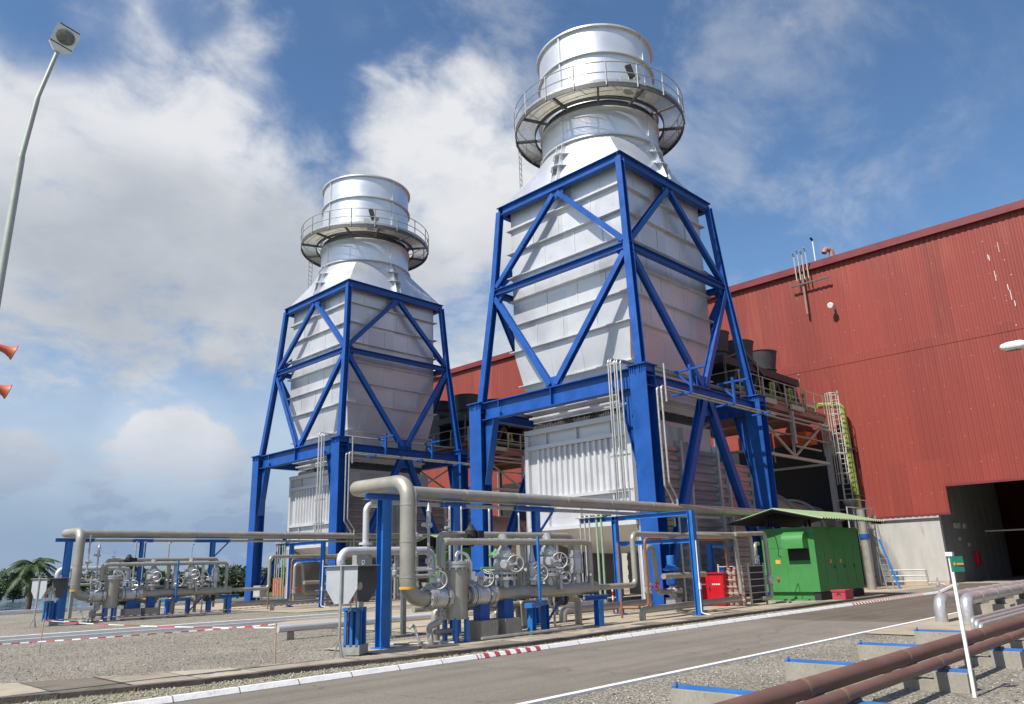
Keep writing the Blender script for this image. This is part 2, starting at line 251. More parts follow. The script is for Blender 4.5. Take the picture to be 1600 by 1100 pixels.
# ------------------------------------------------------------------ mesh builder
# survey frames: the plant (hall, towers, coolers) was drawn up in units of 1.155 m with its datum 0.263 m below the yard
FR = [1., 0.]
def frame(k, z): FR[0], FR[1] = k, z
def placed(p): return V((p[0]*FR[0], p[1]*FR[0], p[2]*FR[0]+FR[1]))
class MB:
    def __init__(s): s.v = []; s.f = []; s.flat = set()
    def add(s, vs, fs):
        o = len(s.v); s.v += [V(p) for p in vs]; s.f += [tuple(i+o for i in f) for f in fs]
        return s
    def obox(s, c, ax, ay, az):
        c, ax, ay, az = V(c), V(ax), V(ay), V(az)
        vs = [c+ax*i+ay*j+az*k for k in (-1,1) for j in (-1,1) for i in (-1,1)]
        fs = [(0,2,3,1),(4,5,7,6),(0,1,5,4),(2,6,7,3),(0,4,6,2),(1,3,7,5)]
        return s.add(vs, fs)
    def box(s, x0, x1, y0, y1, z0, z1):
        return s.obox(((x0+x1)/2,(y0+y1)/2,(z0+z1)/2), ((x1-x0)/2,0,0), (0,(y1-y0)/2,0), (0,0,(z1-z0)/2))
    def bar(s, p0, p1, w, h, up=(0,0,1)):
        p0, p1 = V(p0), V(p1); d = (p1-p0); l = d.length; d /= l; up = V(up)
        side = d.cross(up)
        if side.length < 1e-4: side = d.cross(V((1,0,0)))
        side.normalize(); u = side.cross(d)
        return s.obox((p0+p1)/2, d*(l/2), side*(w/2), u*(h/2))
    def ibeam(s, p0, p1, h, b, up=(0,0,1), tf=.03, tw=.02):
        p0, p1 = V(p0), V(p1); d = p1-p0; l = d.length; d /= l; up = V(up)
        side = d.cross(up).normalized(); u = side.cross(d); c = (p0+p1)/2
        s.obox(c, d*(l/2), side*(tw/2), u*(h/2-tf+.001))
        for g in (-1,1): s.obox(c+u*g*(h/2-tf/2), d*(l/2), side*(b/2), u*(tf/2))
        return s
    def tube(s, pts, r, seg=12, bend=0., cap=True):
        P = [V(p) for p in pts]
        if bend and len(P) > 2:
            Q = [P[0]]
            for i in range(1, len(P)-1):
                a = (P[i-1]-P[i]); b = (P[i+1]-P[i]); la, lb = a.length, b.length; a /= la; b /= lb
                ang = a.angle(b); 
                if ang > PI-.05: Q.append(P[i]); continue
                t = min(bend/math.tan(ang/2), la*.49, lb*.49); rr = t*math.tan(ang/2)
                c = P[i]+(a+b).normalized()*(rr/math.sin(ang/2))
                s0 = P[i]+a*t-c; s1 = P[i]+b*t-c; tot = s0.angle(s1); ax = s0.cross(s1).normalized()
                n = max(3, int(tot/.22))
                for k in range(n+1): Q.append(c+Quaternion(ax, tot*k/n) @ s0)
            Q.append(P[-1]); P = Q
        n = len(P); T = []
        for i in range(n):
            d = (P[min(i+1,n-1)]-P[max(i-1,0)]); T.append(d.normalized())
        ref = V((0,0,1)) if abs(T[0].z) < .9 else V((1,0,0))
        u = T[0].cross(ref).normalized(); vs = []; rad = r if callable(r) else (lambda t: r)
        for i in range(n):
            if i:
                q = T[i-1].rotation_difference(T[i]); u = (q @ u); u = (u-T[i]*u.dot(T[i])).normalized()
            w = T[i].cross(u)
            for k in range(seg):
                a = 2*PI*k/seg; vs.append(P[i]+(u*math.cos(a)+w*math.sin(a))*rad(i/(n-1)))
        fs = [(i*seg+k, i*seg+(k+1)%seg, (i+1)*seg+(k+1)%seg, (i+1)*seg+k) for i in range(n-1) for k in range(seg)]
        if cap: fs += [tuple(range(seg))[::-1], tuple((n-1)*seg+k for k in range(seg))]
        return s.add(vs, fs)
    def lathe(s, c, ax, prof, seg=20, cap=True):
        # prof: list of (t along axis, radius)
        c, ax = V(c), V(ax).normalized(); ref = V((0,0,1)) if abs(ax.z) < .9 else V((1,0,0))
        u = ax.cross(ref).normalized(); w = ax.cross(u); vs = []; n = len(prof)
        for t, r in prof:
            for k in range(seg):
                a = 2*PI*k/seg; vs.append(c+ax*t+(u*math.cos(a)+w*math.sin(a))*r)
        fs = [(i*seg+k, i*seg+(k+1)%seg, (i+1)*seg+(k+1)%seg, (i+1)*seg+k) for i in range(n-1) for k in range(seg)]
        if cap: fs += [tuple(range(seg))[::-1], tuple((n-1)*seg+k for k in range(seg))]
        return s.add(vs, fs)
    def ring(s, c, r0, r1, z0, z1, seg=48, a0=0., a1=2*PI):
        # annular prism about z
        c = V(c); full = abs(a1-a0-2*PI) < 1e-6; n = seg if full else seg+1; vs = []
        for k in range(n):
            a = a0+(a1-a0)*k/seg; d = V((math.cos(a), math.sin(a), 0))
            for r, z in ((r0,z0),(r1,z0),(r1,z1),(r0,z1)): vs.append(c+d*r+V((0,0,z)))
        fs = []
        for k in range(seg):
            j = (k+1) % n
            for q in range(4): fs.append((k*4+q, k*4+(q+1)%4, j*4+(q+1)%4, j*4+q))
        if not full: fs += [(0,1,2,3), ((n-1)*4+3,(n-1)*4+2,(n-1)*4+1,(n-1)*4)]
        return s.add(vs, fs)
    def torus(s, c, ax, Rr, r, seg=24, sec=8, a0=0, a1=2*PI):
        c, ax = V(c), V(ax).normalized(); ref = V((0,0,1)) if abs(ax.z) < .9 else V((1,0,0))
        u = ax.cross(ref).normalized(); w = ax.cross(u)
        vs = []; full = abs(a1-a0-2*PI) < 1e-6; n = seg if full else seg+1
        for i in range(n):
            a = a0+(a1-a0)*i/seg; d = u*math.cos(a)+w*math.sin(a)
            for k in range(sec):
                b = 2*PI*k/sec; vs.append(c+d*(Rr+r*math.cos(b))+ax*r*math.sin(b))
        fs = [(i*sec+k, i*sec+(k+1)%sec, ((i+1)%n)*sec+(k+1)%sec, ((i+1)%n)*sec+k) for i in range(seg) for k in range(sec)]
        return s.add(vs, fs)
    def prism(s, pts, d):
        # polygon pts extruded along d
        d = V(d); n = len(pts); vs = [V(p) for p in pts]+[V(p)+d for p in pts]
        fs = [tuple(range(n))[::-1], tuple(range(n,2*n))]+[(i,(i+1)%n,(i+1)%n+n,i+n) for i in range(n)]
        return s.add(vs, fs)
    def corr(s, o, du, lu, dv, lv, nrm, pitch, depth, flat=.32, thick=0):
        # trapezoid corrugated sheet: ribs run along dv, repeat along du
        o, du, dv, nrm = V(o), V(du).normalized(), V(dv).normalized(), V(nrm).normalized()
        pr = []; x = 0
        while x < lu:
            for fx, h in ((0,0),(flat,0),(flat+.14,1),(1-.14,1)):
                xx = x+fx*pitch
                if xx <= lu: pr.append((xx, h*depth))
            x += pitch
        pr.append((lu, 0)); vs = []
        for a, h in pr: vs += [o+du*a+nrm*h, o+du*a+nrm*h+dv*lv]
        fs = [(2*i, 2*i+2, 2*i+3, 2*i+1) for i in range(len(pr)-1)]
        return s.add(vs, fs)
    def build(s, name, m, parent=None, smooth=True, loc=None):
        me = bpy.data.meshes.new(name); o = bpy.data.objects.new(name, me); col.objects.link(o)
        off = parent['_org'] if parent is not None and '_org' in parent else (loc if loc is not None else (0,0,0))
        off = V(off)
        me.from_pydata([tuple((p-off)*FR[0]) for p in s.v], [], s.f)
        import bmesh
        bm = bmesh.new(); bm.from_mesh(me); bmesh.ops.recalc_face_normals(bm, faces=bm.faces); bm.to_mesh(me); bm.free()
        me.materials.append(M[m] if isinstance(m, str) else m)
        if smooth:
            me.polygons.foreach_set('use_smooth', [True]*len(me.polygons)); me.set_sharp_from_angle(angle=R(35))
        if parent is not None: o.parent = parent; o['_org'] = tuple(off)
        else: o.location = placed(off)
        return o

U1 = []
def thing(name, label, cat, org, group=None, label2=None, off='skid'):
    o = bpy.data.objects.new(name, None); col.objects.link(o); o.empty_display_size = .2
    o.location = placed(org); o['_org'] = tuple(org); o['label'] = label; o['category'] = cat
    if group: o['group'] = group
    if label2: U1.append((o, label2, off))
    return o
def solo(mb, name, m, label, cat, org, group=None, label2=None, off='skid', kind=None):
    o = mb.build(name, m, None, loc=org); o['label'] = label; o['category'] = cat
    if group: o['group'] = group
    if kind: o['kind'] = kind
    if label2: U1.append((o, label2, off))
    return o
def struct(mb, name, m):
    o = mb.build(name, m, None, smooth=False); o['kind'] = 'structure'; return o
def copy_tree(o, parent=None):
    c = o.copy(); col.objects.link(c)
    if parent is not None: c.parent = parent
    for ch in o.children: copy_tree(ch, c)
    return c

# ------------------------------------------------------------------ camera
H = 1.7
m3 = Matrix(((0.6994333381860531, -0.714077262098049, -0.02977699092367194),
             (0.17408169476255111, 0.21062466667486704, -0.9619422089380937),
             (0.6931728276429422, 0.6676308212947147, 0.2716256936941578)))
cam = bpy.data.cameras.new('camera'); co = bpy.data.objects.new('camera', cam); col.objects.link(co)
rm = Matrix((m3[0], -V(m3[1]), -V(m3[2]))).transposed()
co.matrix_world = Matrix.Translation((0,0,H)) @ rm.to_4x4()
cam.sensor_width = 36; cam.lens = 1195.135/1600*36; cam.clip_end = 6000; cam.clip_start = .05
sc.camera = co

# ------------------------------------------------------------------ light and sky
EL = R(52); SUN = V((-math.cos(EL)*math.cos(R(2)), math.cos(EL)*math.sin(R(2)), math.sin(EL)))
sd = bpy.data.lights.new('sun', 'SUN'); so = bpy.data.objects.new('sun', sd); col.objects.link(so)
sd.energy = 4.9; sd.angle = R(.53); sd.color = (1,.945,.86)
so.rotation_euler = (-SUN).to_track_quat('-Z','Y').to_euler()
w = bpy.data.worlds.new('World'); sc.world = w; w.use_nodes = True
nt = w.node_tree; N = nt.nodes; L = nt.links
for n in list(N): N.remove(n)
outw = N.new('ShaderNodeOutputWorld')
sky = N.new('ShaderNodeTexSky'); sky.sky_type = 'NISHITA'; sky.sun_disc = False; sky.sun_elevation = EL
sky.sun_rotation = math.atan2(SUN.x, SUN.y); sky.air_density = 1.0; sky.dust_density = .35; sky.ozone_density = 2.2; sky.altitude = 0
bg = N.new('ShaderNodeBackground'); bg.inputs[1].default_value = .116
hs = N.new('ShaderNodeHueSaturation'); hs.inputs['Saturation'].default_value = 1.12; L.new(sky.outputs[0], hs.inputs['Color']); L.new(hs.outputs[0], bg.inputs[0])
tc = N.new('ShaderNodeTexCoord')
def math_(op, a, b=None, c=None, clamp=False):
    n = N.new('ShaderNodeMath'); n.operation = op; n.use_clamp = clamp
    for i, x in enumerate((a, b, c)):
        if x is None: continue
        if isinstance(x, (int, float)): n.inputs[i].default_value = x
        else: L.new(x, n.inputs[i])
    return n.outputs[0]
def mrange(x, a, b, c=0., d=1., smooth=True):
    n = N.new('ShaderNodeMapRange'); n.clamp = True; n.interpolation_type = 'SMOOTHSTEP' if smooth else 'LINEAR'
    L.new(x, n.inputs[0])
    for i, k in enumerate((a,b,c,d)): n.inputs[i+1].default_value = k
    return n.outputs[0]
sep = N.new('ShaderNodeSeparateXYZ'); L.new(tc.outputs['Generated'], sep.inputs[0])
zz = math_('ADD', math_('MAXIMUM', sep.outputs[2], 0.), .42)
dv = N.new('ShaderNodeVectorMath'); dv.operation = 'DIVIDE'; L.new(tc.outputs['Generated'], dv.inputs[0])
cmb = N.new('ShaderNodeCombineXYZ'); [L.new(zz, cmb.inputs[i]) for i in range(3)]; L.new(cmb.outputs[0], dv.inputs[1])
def fbm(scale, detail, rough, offs=(0,0,0), vec=None, dist=0.):
    mp = N.new('ShaderNodeMapping'); mp.inputs['Location'].default_value = offs; L.new(vec or dv.outputs[0], mp.inputs[0])
    n = N.new('ShaderNodeTexNoise'); n.inputs['Scale'].default_value = scale; n.inputs['Detail'].default_value = detail; n.inputs['Roughness'].default_value = rough
    n.inputs['Distortion'].default_value = dist; L.new(mp.outputs[0], n.inputs[0]); return n.outputs[0]
def blob(d, r0, r1, wgt):
    n = N.new('ShaderNodeVectorMath'); n.operation = 'DOT_PRODUCT'; L.new(tc.outputs['Generated'], n.inputs[0]); n.inputs[1].default_value = V(d).normalized()
    return mrange(n.outputs['Value'], math.cos(R(r1)), math.cos(R(r0)), 0., wgt)
# cumulus field: (direction, inner radius, outer radius, weight)
CL = [((0.272,0.805,0.528),3.2,12.1,0.62), ((0.176,0.896,0.409),4.3,16.1,0.72), ((0.354,0.834,0.422),3.8,14.2,0.62), ((0.282,0.907,0.311),2.5,9.4,0.62), ((0.423,0.845,0.327),2.5,9.3,0.60), ((0.195,0.945,0.264),1.7,6.1,0.55), ((0.060,0.936,0.348),4.1,15.4,0.60), ((0.546,0.647,0.531),2.4,9.0,0.58), ((0.566,0.722,0.397),2.9,11.2,0.64), ((0.633,0.636,0.442),2.5,9.6,0.64), ((0.642,0.710,0.289),2.5,9.8,0.60), ((0.509,0.753,0.417),1.4,5.5,0.50), ((0.327,0.934,0.144),0.6,2.5,0.52), ((0.351,0.924,0.154),0.8,3.2,0.60), ((0.376,0.913,0.157),0.8,3.6,0.62), ((0.404,0.903,0.149),0.7,3.2,0.58), ((0.425,0.895,0.139),0.5,2.3,0.50), ((0.369,0.919,0.138),1.0,4.4,0.50), ((0.325,0.942,0.089),1.4,5.0,0.40), ((0.219,0.969,0.115),1.0,4.0,0.44), ((0.441,0.894,0.079),1.2,4.5,0.36), ((0.705,0.630,0.326),2.0,7.3,0.40), ((-.5,.8,.35),7.5,48.8,.5), ((-.7,-.5,.5),7.5,48.8,.35), ((.2,-.8,.5),7.5,48.8,.4)]
acc = None
for c in CL:
    s_ = blob(*c); acc = s_ if acc is None else math_('MAXIMUM', acc, s_)
n1 = math_('ADD', math_('MULTIPLY', fbm(3.4, 10, .58, (3.1,1.7,0), dist=.3), .66), math_('MULTIPLY', fbm(10.5, 8, .60, (1.3,5.2,2.0), dist=.4), .34))
dens = mrange(math_('ADD', acc, math_('MULTIPLY', math_('SUBTRACT', n1, .5), 2.0)), .21, .70)
gap = None
for c in (((0.420,0.698,0.579),2.4,5.5,1.00), ((0.161,0.802,0.575),2.1,4.8,0.80), ((0.451,0.627,0.635),3.6,8.5,0.90), ((0.273,0.740,0.615),1.5,3.4,0.80)):
    s_ = blob(*c); gap = s_ if gap is None else math_('MAXIMUM', gap, s_)
dens = math_('MULTIPLY', dens, math_('SUBTRACT', 1., math_('MULTIPLY', gap, mrange(n1, .64, .44))))
# thin cirrus on the right
st = N.new('ShaderNodeMapping'); st.inputs['Rotation'].default_value = (0,0,R(35)); st.inputs['Scale'].default_value = (1.0,1.35,1.0); L.new(dv.outputs[0], st.inputs[0])
n2 = fbm(4.6, 9, .62, (5,2,0), st.outputs[0], .25)
cirr = math_('MULTIPLY', mrange(n2, .42, .75), math_('MAXIMUM', math_('MAXIMUM', blob((.777,.362,.516),6,20,.44), blob((.85,.36,.37),3,13,.55)), blob((.628,.481,.612),5,18,.55)))
lowh = mrange(sep.outputs[2], .34, .03, 0., .92)
cover = math_('MINIMUM', math_('ADD', math_('ADD', math_('MULTIPLY', dens, .97), cirr), lowh), 1.)
# cloud tone: bright rims, grey bellies
n3 = fbm(2.3, 7, .55, (9,4,0), dist=.2); n4 = fbm(7., 7, .6, (1,7,0))
tone = math_('ADD', math_('MULTIPLY', n3, .6), math_('MULTIPLY', n4, .40))
belly = None
for c in (((0.287,0.892,0.348),4.3,10.1,0.26), ((0.200,0.924,0.327),3.9,9.0,0.22), ((0.430,0.829,0.358),3.0,7.0,0.20), ((0.569,0.751,0.336),2.5,5.9,0.14), ((0.390,0.884,0.256),3.2,7.5,0.18)):
    s_ = blob(*c); belly = s_ if belly is None else math_('MAXIMUM', belly, s_)
tone = math_('SUBTRACT', tone, belly)
bri = None
for c in (((0.352,0.753,0.556),3.3,7.8,0.30), ((0.255,0.800,0.542),3.2,7.5,0.25), ((0.520,0.653,0.550),3.0,7.0,0.25), ((0.586,0.644,0.492),3.1,7.1,0.15), ((0.367,0.917,0.156),2.3,5.5,0.35), ((0.173,0.865,0.472),2.8,6.6,0.15)):
    s_ = blob(*c); bri = s_ if bri is None else math_('MAXIMUM', bri, s_)
tone = math_('ADD', tone, bri)
tone = math_('SUBTRACT', tone, math_('MULTIPLY', mrange(sep.outputs[2], .30, .05), .05))
ramp = N.new('ShaderNodeValToRGB'); e = ramp.color_ramp.elements
e[0].position = .14; e[0].color = (.50,.54,.60,1); e[1].position = .72; e[1].color = (.90,.91,.94,1)
k = e.new(.42); k.color = (.68,.71,.76,1)
L.new(tone, ramp.inputs[0])
lowc = N.new('ShaderNodeMixRGB'); lowc.inputs[2].default_value = (.22,.355,.58,1); L.new(mrange(sep.outputs[2], .22, .03, 0., .85), lowc.inputs[0]); L.new(ramp.outputs[0], lowc.inputs[1])
bg2 = N.new('ShaderNodeBackground'); bg2.inputs[1].default_value = .72; L.new(lowc.outputs[0], bg2.inputs[0])
mixw = N.new('ShaderNodeMixShader'); L.new(cover, mixw.inputs[0]); L.new(bg.outputs[0], mixw.inputs[1]); L.new(bg2.outputs[0], mixw.inputs[2])
L.new(mixw.outputs[0], outw.inputs[0])
vs_ = sc.view_settings; vs_.view_transform = 'Standard'; vs_.look = 'None'; vs_.exposure = .33; vs_.gamma = 1.

# ------------------------------------------------------------------ ground, road, kerbs
def sheet(name, m, pts):
    mb = MB(); mb.add(pts, [tuple(range(len(pts)))]); return struct(mb, name, m)
sheet('ground', 'grass', [(-2500,-2500,-.03),(2500,-2500,-.03),(2500,2500,-.03),(-2500,2500,-.03)])
sheet('gravel_yard', 'gravel', [(-15,-25,0),(60,-25,0),(60,52.4,0),(-15,52.4,0)])
mb = MB(); xs = [(-20,.006,11.72),(40,.006,11.72),(51.9,.006,14.05)]
vs = []
for x, z, yl in xs: vs += [(x,7.42,z),(x,yl,z)]
mb.add(vs, [(0,2,3,1),(2,4,5,3)]); struct(mb, 'road', 'asphalt')
mb = MB(); vs = []
for x, z in [(40,.004),(44,.004),(51.9,.004)]: vs += [(x,-22,z),(x,7.4,z)]
mb.add(vs, [(0,2,3,1),(2,4,5,3)]); struct(mb, 'apron', 'slab')
mb = MB(); vs = []
for x, z in [(37,.0045),(45,.0045),(51.9,.0045)]: vs += [(x,14.3,z),(x,17,z)]
mb.add(vs, [(0,2,3,1),(2,4,5,3)]); struct(mb, 'pad_ramp', 'slab')
mb = MB(); KP = [(0,-.03),(0,.02),(.055,.09),(.15,.09),(.15,-.03)]
mb.prism([(-20,11.68+y,z) for y, z in KP],(60,0,0)); mb.prism([(40.005,11.68+y,z) for y, z in KP],(11.6,2.4,0)); struct(mb, 'kerb', 'kerb')
mb = MB(); mb.bar((-20,7.36,.01),(42.5,7.36,.01),.11,.05); struct(mb, 'flush_kerb', 'white')
sheet('verge', 'verge', [(-10,11.825,.05),(39.5,11.825,.05),(37,12.56,.05),(18,12.36,.05),(13.5,12.18,.05),(10.7,12.36,.05),(8.4,12.9,.05),(3.3,13.6,.05),(-10,18.6,.05)])
mb = MB()
def lin(pts, x):
    for (a, b), (c, d) in zip(pts, pts[1:]):
        if a <= x <= c: return b+(d-b)*(x-a)/(c-a)
    return pts[-1][1]
FRT = [(-9,18.3),(3.3,13.45),(5.7,12.85),(8.4,12.7),(10.7,12.32),(13.5,12.15),(18,12.34),(37,12.55)]; BCK = [(-9,21.6),(3.8,15.5),(7.3,13.9),(9.7,13.3),(12,13.15),(37,13.25)]
m2_ = MB()
for i in range(-8, 36):
    a, b = i+.006, i+.994; z = .135+random.uniform(-.008,.008); fa, fb, ba, bb = lin(FRT,a), lin(FRT,b), lin(BCK,a), lin(BCK,b)
    mb.prism([(a,fa,-.02),(b,fb,-.02),(b,fb+.17,-.02),(a,fa+.17,-.02)],(0,0,.02+z))
    z = .125+random.uniform(-.006,.006); m2_.prism([(a,fa+.172,-.02),(b,fb+.172,-.02),(b,bb,-.02),(a,ba,-.02)],(0,0,.02+z))
struct(mb, 'edging', 'kerbstone'); struct(m2_, 'paving', 'paver')
sheet('skid_slab', 'slab', [(10.4,13.32,.03),(20.4,13.32,.03),(20.4,16.4,.03),(10.4,16.4,.03)])
sheet('plant_slab', 'slab', [(14.5,17.0,.02),(51,17.0,.02),(51,29.6,.02),(19.6,29.6,.02),(14.5,26.6,.02)])
sheet('portal_slab', 'slab', [(20.45,13.32,.024),(37,13.32,.024),(37,16.98,.024),(20.45,16.98,.024)])
sheet('tower_slab', 'slab', [(19.5,33.0,.02),(50,33.0,.02),(50,51.5,.02),(19.5,51.5,.02)])
mb = MB(); mb.bar((-15,29.55,.06),(19.3,28.3,.06),.22,.14); struct(mb, 'painted_channel_kerb', 'white')
mb = MB(); mb.bar((-15,28.6,.04),(19.0,27.3,.04),.12,.08); struct(mb, 'channel_edge', 'white')
mb = MB(); mb.bar((-15,29.05,.006),(19.2,27.78,.006),.78,.03); struct(mb, 'channel_floor', 'concrete')
mb = MB(); mb.bar((-20,52.8,.09),(60,52.4,.09),.30,.24); struct(mb, 'boundary_kerb', 'white')
sheet('lagoon', 'water', [(-80,62,-.02),(17,57,-.02),(30,76,-.02),(45,120,-.02),(60,200,-.02),(-120,230,-.02)])
# far hills
mb = MB(); nx = 60; vs = []; fs = []
for i in range(nx+1):
    a = R(40+62*i/nx); 
    for j, (d, hh) in enumerate(((620,-1),(760,1),(900,-1))):
        h = (5+6*mnoise.noise((i*.23,1.3,0))+3*mnoise.noise((i*.71,4,0))) if hh > 0 else -2
        vs.append((d*math.cos(a), d*math.sin(a), max(-2,h)))
for i in range(nx):
    for j in range(2): fs.append((i*3+j,(i+1)*3+j,(i+1)*3+j+1,i*3+j+1))
mb.add(vs, fs); struct(mb, 'hills', 'hill')

# ------------------------------------------------------------------ turbine hall
frame(1.155, -.2635)
hall = thing('turbine_hall', 'huge red corrugated turbine hall with pale base wall and dark open doorway', 'building', (45,12,0))
Y0, Y1 = -15.85, 64.1
mb = MB()
mb.corr((45,12.05,3.8),(0,1,0),Y1-12.05,(0,0,1),8.9,(-1,0,0),.30,.020)
mb.corr((45,Y0,5.23),(0,1,0),12.05-Y0,(0,0,1),7.47,(-1,0,0),.30,.020)
mb.build('lower_cladding', 'red', hall, smooth=False)
mb = MB(); mb.corr((44.982,Y0,12.66),(0,1,0),Y1-Y0,(0,0,1),6.28,(-1,0,0),.30,.020); mb.build('upper_cladding', 'red', hall, smooth=False)
mb = MB(); mb.box(44.72,45.1,Y0-.1,Y1+.1,18.90,19.12); mb.box(44.86,44.92,12.0,Y1,3.70,3.80); mb.box(44.86,44.92,Y0,12.06,5.13,5.23); mb.box(44.86,45.02,12.0,12.06,3.8,5.23)
mb.build('edge_trim', 'roofred', hall)
mb = MB(); mb.box(45.08,45.4,12.65,Y1,0,3.78); mb.build('base_wall', 'concrete_pale', hall)
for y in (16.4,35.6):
    mb = MB(); mb.box(44.87,44.93,y,y+9.2,.1,8.3); mb.build('deck_shade_panel', 'dark', hall)  # black panel standing in for the deep shade below the cooler deck
mb = MB(); mb.box(44.98,45.08,12.66,Y1,.0,.42); mb.build('plinth', 'plinth', hall)
mb = MB(); mb.box(45.4,58,12.65,12.9,.2,6.2)
for i in range(8): mb.box(46.6+i*1.45,46.64+i*1.45,12.63,12.65,.2,6.2)
mb.build('return_wall', 'concrete_shaded', hall)
mb = MB(); mb.box(45.1,45.2,12.06,Y1,3.8,18.8); mb.box(45.1,45.2,Y0,12.05,5.25,18.8); mb.box(58,58.2,12.66,30,.2,18.8); mb.build('inner_lining', 'dark_steel', hall)
mb = MB(); mb.box(44.9,86,Y0,Y1,19.13,19.4); mb.build('roof', 'roofred', hall)
mb = MB(); mb.box(85,85.3,Y0,Y1,0,19.1); mb.box(45.2,85,Y0,Y0+.3,0,19.1); mb.box(45.2,85,Y1-.3,Y1,0,19.1); mb.build('rear_wall', 'red', hall)
for y in (5.4, 1.0):
    mb = MB(); mb.box(52.6,53.0,y-.2,y+.2,.26,12); mb.build('column', 'dark_steel', hall)
mb = MB(); mb.tube([(50,11.8,2.9),(50,4,2.9)],.05); mb.tube([(50,4,2.9),(50,4,.26)],.05); mb.tube([(50,7.5,2.9),(50,7.5,.26)],.05); mb.build('pipe_gantry', 'galv', hall)
for x, z, s, m_ in ((47.4,3.2,.14,'cream'),(48.0,3.2,.14,'cream'),(49.1,3.2,.13,'cream'),(47.8,2.5,.1,'galv'),(49.4,2.2,.1,'galv')):
    mb = MB(); mb.box(x-s,x+s,12.5,12.62,z-s,z+s); mb.build('junction_box', m_, hall)
mb = MB(); mb.box(50.2,50.6,12.4,12.62,1.1,1.8); mb.build('extinguisher_box', 'red_box', hall)
sheet('hall_floor', 'concrete', [(44.96,Y0,.26),(85,Y0,.26),(85,12.64,.26),(44.92,12.64,.26)])
# paint lost near the right end of the facade: bare bright strips on the ribs
rr = random.Random(3)
for k in range(0,34,2):
    y = 7.6-.3*rr.choice([0,0,1,1,2,3,4])+.5-.25*k/10; z = 18.0-k*.17-rr.uniform(0,.35); l = rr.choice([.05,.05,.08,.3,.55])
    if z < 12.9: continue
    mb = MB(); mb.box(44.945,44.955,y,y+rr.uniform(.015,.035),z-l,z); mb.build('bare_patch', 'white', hall)
# fittings on the facade
t = thing('vent_pipe_rack', 'cluster of thin vent pipes clamped above the red wall edge', 'vent pipes', (44.6,17.8,17.0))
for i in range(4):
    mb = MB(); y = 18.15-i*.25; mb.tube([(44.55,y,18.3),(44.55,y,19.95+.12*(i%2)),(44.55-.18,y,20.15+.12*(i%2))],.04,8,.08); mb.build('vent_pipe', 'cream', t)
mb = MB(); mb.tube([(44.7,17.85,16.1),(44.7,17.85,18.7)],.07,8); mb.build('drop_pipe', 'pinkish', t)
mb = MB(); mb.bar((44.6,18.6,18.05),(44.6,16.2,18.05),.08,.1); mb.build('clamp_rail', 'dark_steel', t)
mb = MB(); mb.bar((44.62,17.6,16.0),(44.62,17.45,15.5),.1,.12); 
t = thing('flood_lamp', 'small round flood lamp fixed high on the red wall', 'lamp', (44.7,16.95,16.4))
mb = MB(); mb.lathe((44.6,16.3,16.25),(-1,0,-.3),[(0,.1),(.12,.17),(.25,.18),(.28,.15)],14); mb.build('housing', 'white', t)
mb = MB(); mb.bar((44.95,16.3,16.3),(44.6,16.3,16.25),.05,.05); mb.bar((44.85,16.25,16.2),(44.85,16.22,15.6),.06,.08); mb.build('bracket', 'dark_steel', t)
t = thing('gooseneck_vent', 'small pink gooseneck vent on the roof edge of the red hall', 'vent', (45.6,16.2,19.4))
mb = MB(); mb.tube([(45.6,16.2,19.38),(45.6,16.2,20.1),(45.3,16.45,20.1),(45.2,16.5,19.85)],.16,12,.16); mb.build('hood', 'pinkish', t)
t = thing('antenna', 'single thin antenna rod on the roof edge beside the gooseneck vent', 'antenna', (45.2,17.1,19.4))
mb = MB(); mb.tube([(45.2,17.1,19.38),(45.2,17.1,20.9)],.035,8); mb.build('rod', 'white', t)
mb = MB(); mb.tube([(45.2,17.1,20.9),(45.05,17.15,21.05)],.07,8); mb.build('tip', 'dark', t)

# ------------------------------------------------------------------ tower frame and stack
CX, CY = 26.85, 19.55
fr = thing('steel_frame', 'tall blue braced steel frame around the nearer silver exhaust stack', 'steel frame', (CX,CY,0), 'blue frames round the exhaust stacks',
           'tall blue braced steel frame around the farther silver exhaust stack', 'tower')
def W(x, y, z): return (CX+x, CY+y, z)
def fpart(name, fn, m='blue', parent=None):
    mb = MB(); fn(mb); return mb.build(name, m, parent or fr)
for sx in (-1,1):
    for sy in (-1,1):
        def f(mb):
            mb.ibeam(W(sx*4.25,sy*4.28,.32), W(sx*4.25,sy*4.28,8.58), .60,.72,(1,0,0),.035,.025)
            for z in (.9,7.83,8.2): 
                for g in (-1,1): mb.box(CX+sx*4.25-.26,CX+sx*4.25+.26,CY+sy*4.28+g*.19-.165,CY+sy*4.28+g*.19+.165,z-.015,z+.015)
        c = fpart('column', f)
        fpart('base_plate', lambda mb: mb.box(CX+sx*4.25-.5,CX+sx*4.25+.5,CY+sy*4.28-.5,CY+sy*4.28+.5,.27,.31), parent=c)
        def f(mb):
            mb.box(CX+sx*4.25-.40,CX+sx*4.25+.40,CY+sy*4.28-.42,CY+sy*4.28+.42,8.585,8.63)
            for k in range(-3,4):
                if k: mb.box(CX+sx*4.25-.345,CX+sx*4.25+.345,CY+sy*4.28+k*.1-.012,CY+sy*4.28+k*.1+.012,8.30+.02*abs(k),8.583)
        fpart('cap_plate', f, parent=c)
        fpart('footing', lambda mb: mb.box(CX+sx*4.25-.7,CX+sx*4.25+.7,CY+sy*4.28-.7,CY+sy*4.28+.7,-.02,.268), 'concrete', parent=c)
        def f(mb):
            a = W(sx*4.18,sy*4.2,8.64); b = W(sx*3.72,sy*3.74,13.75); d = W(sx*3.47,sy*3.47,17.75)
            mb.ibeam(a, b, .30,.30,(1,0,0),.025,.02); mb.ibeam(b, d, .27,.27,(1,0,0),.025,.02)
        fpart('leg', f)
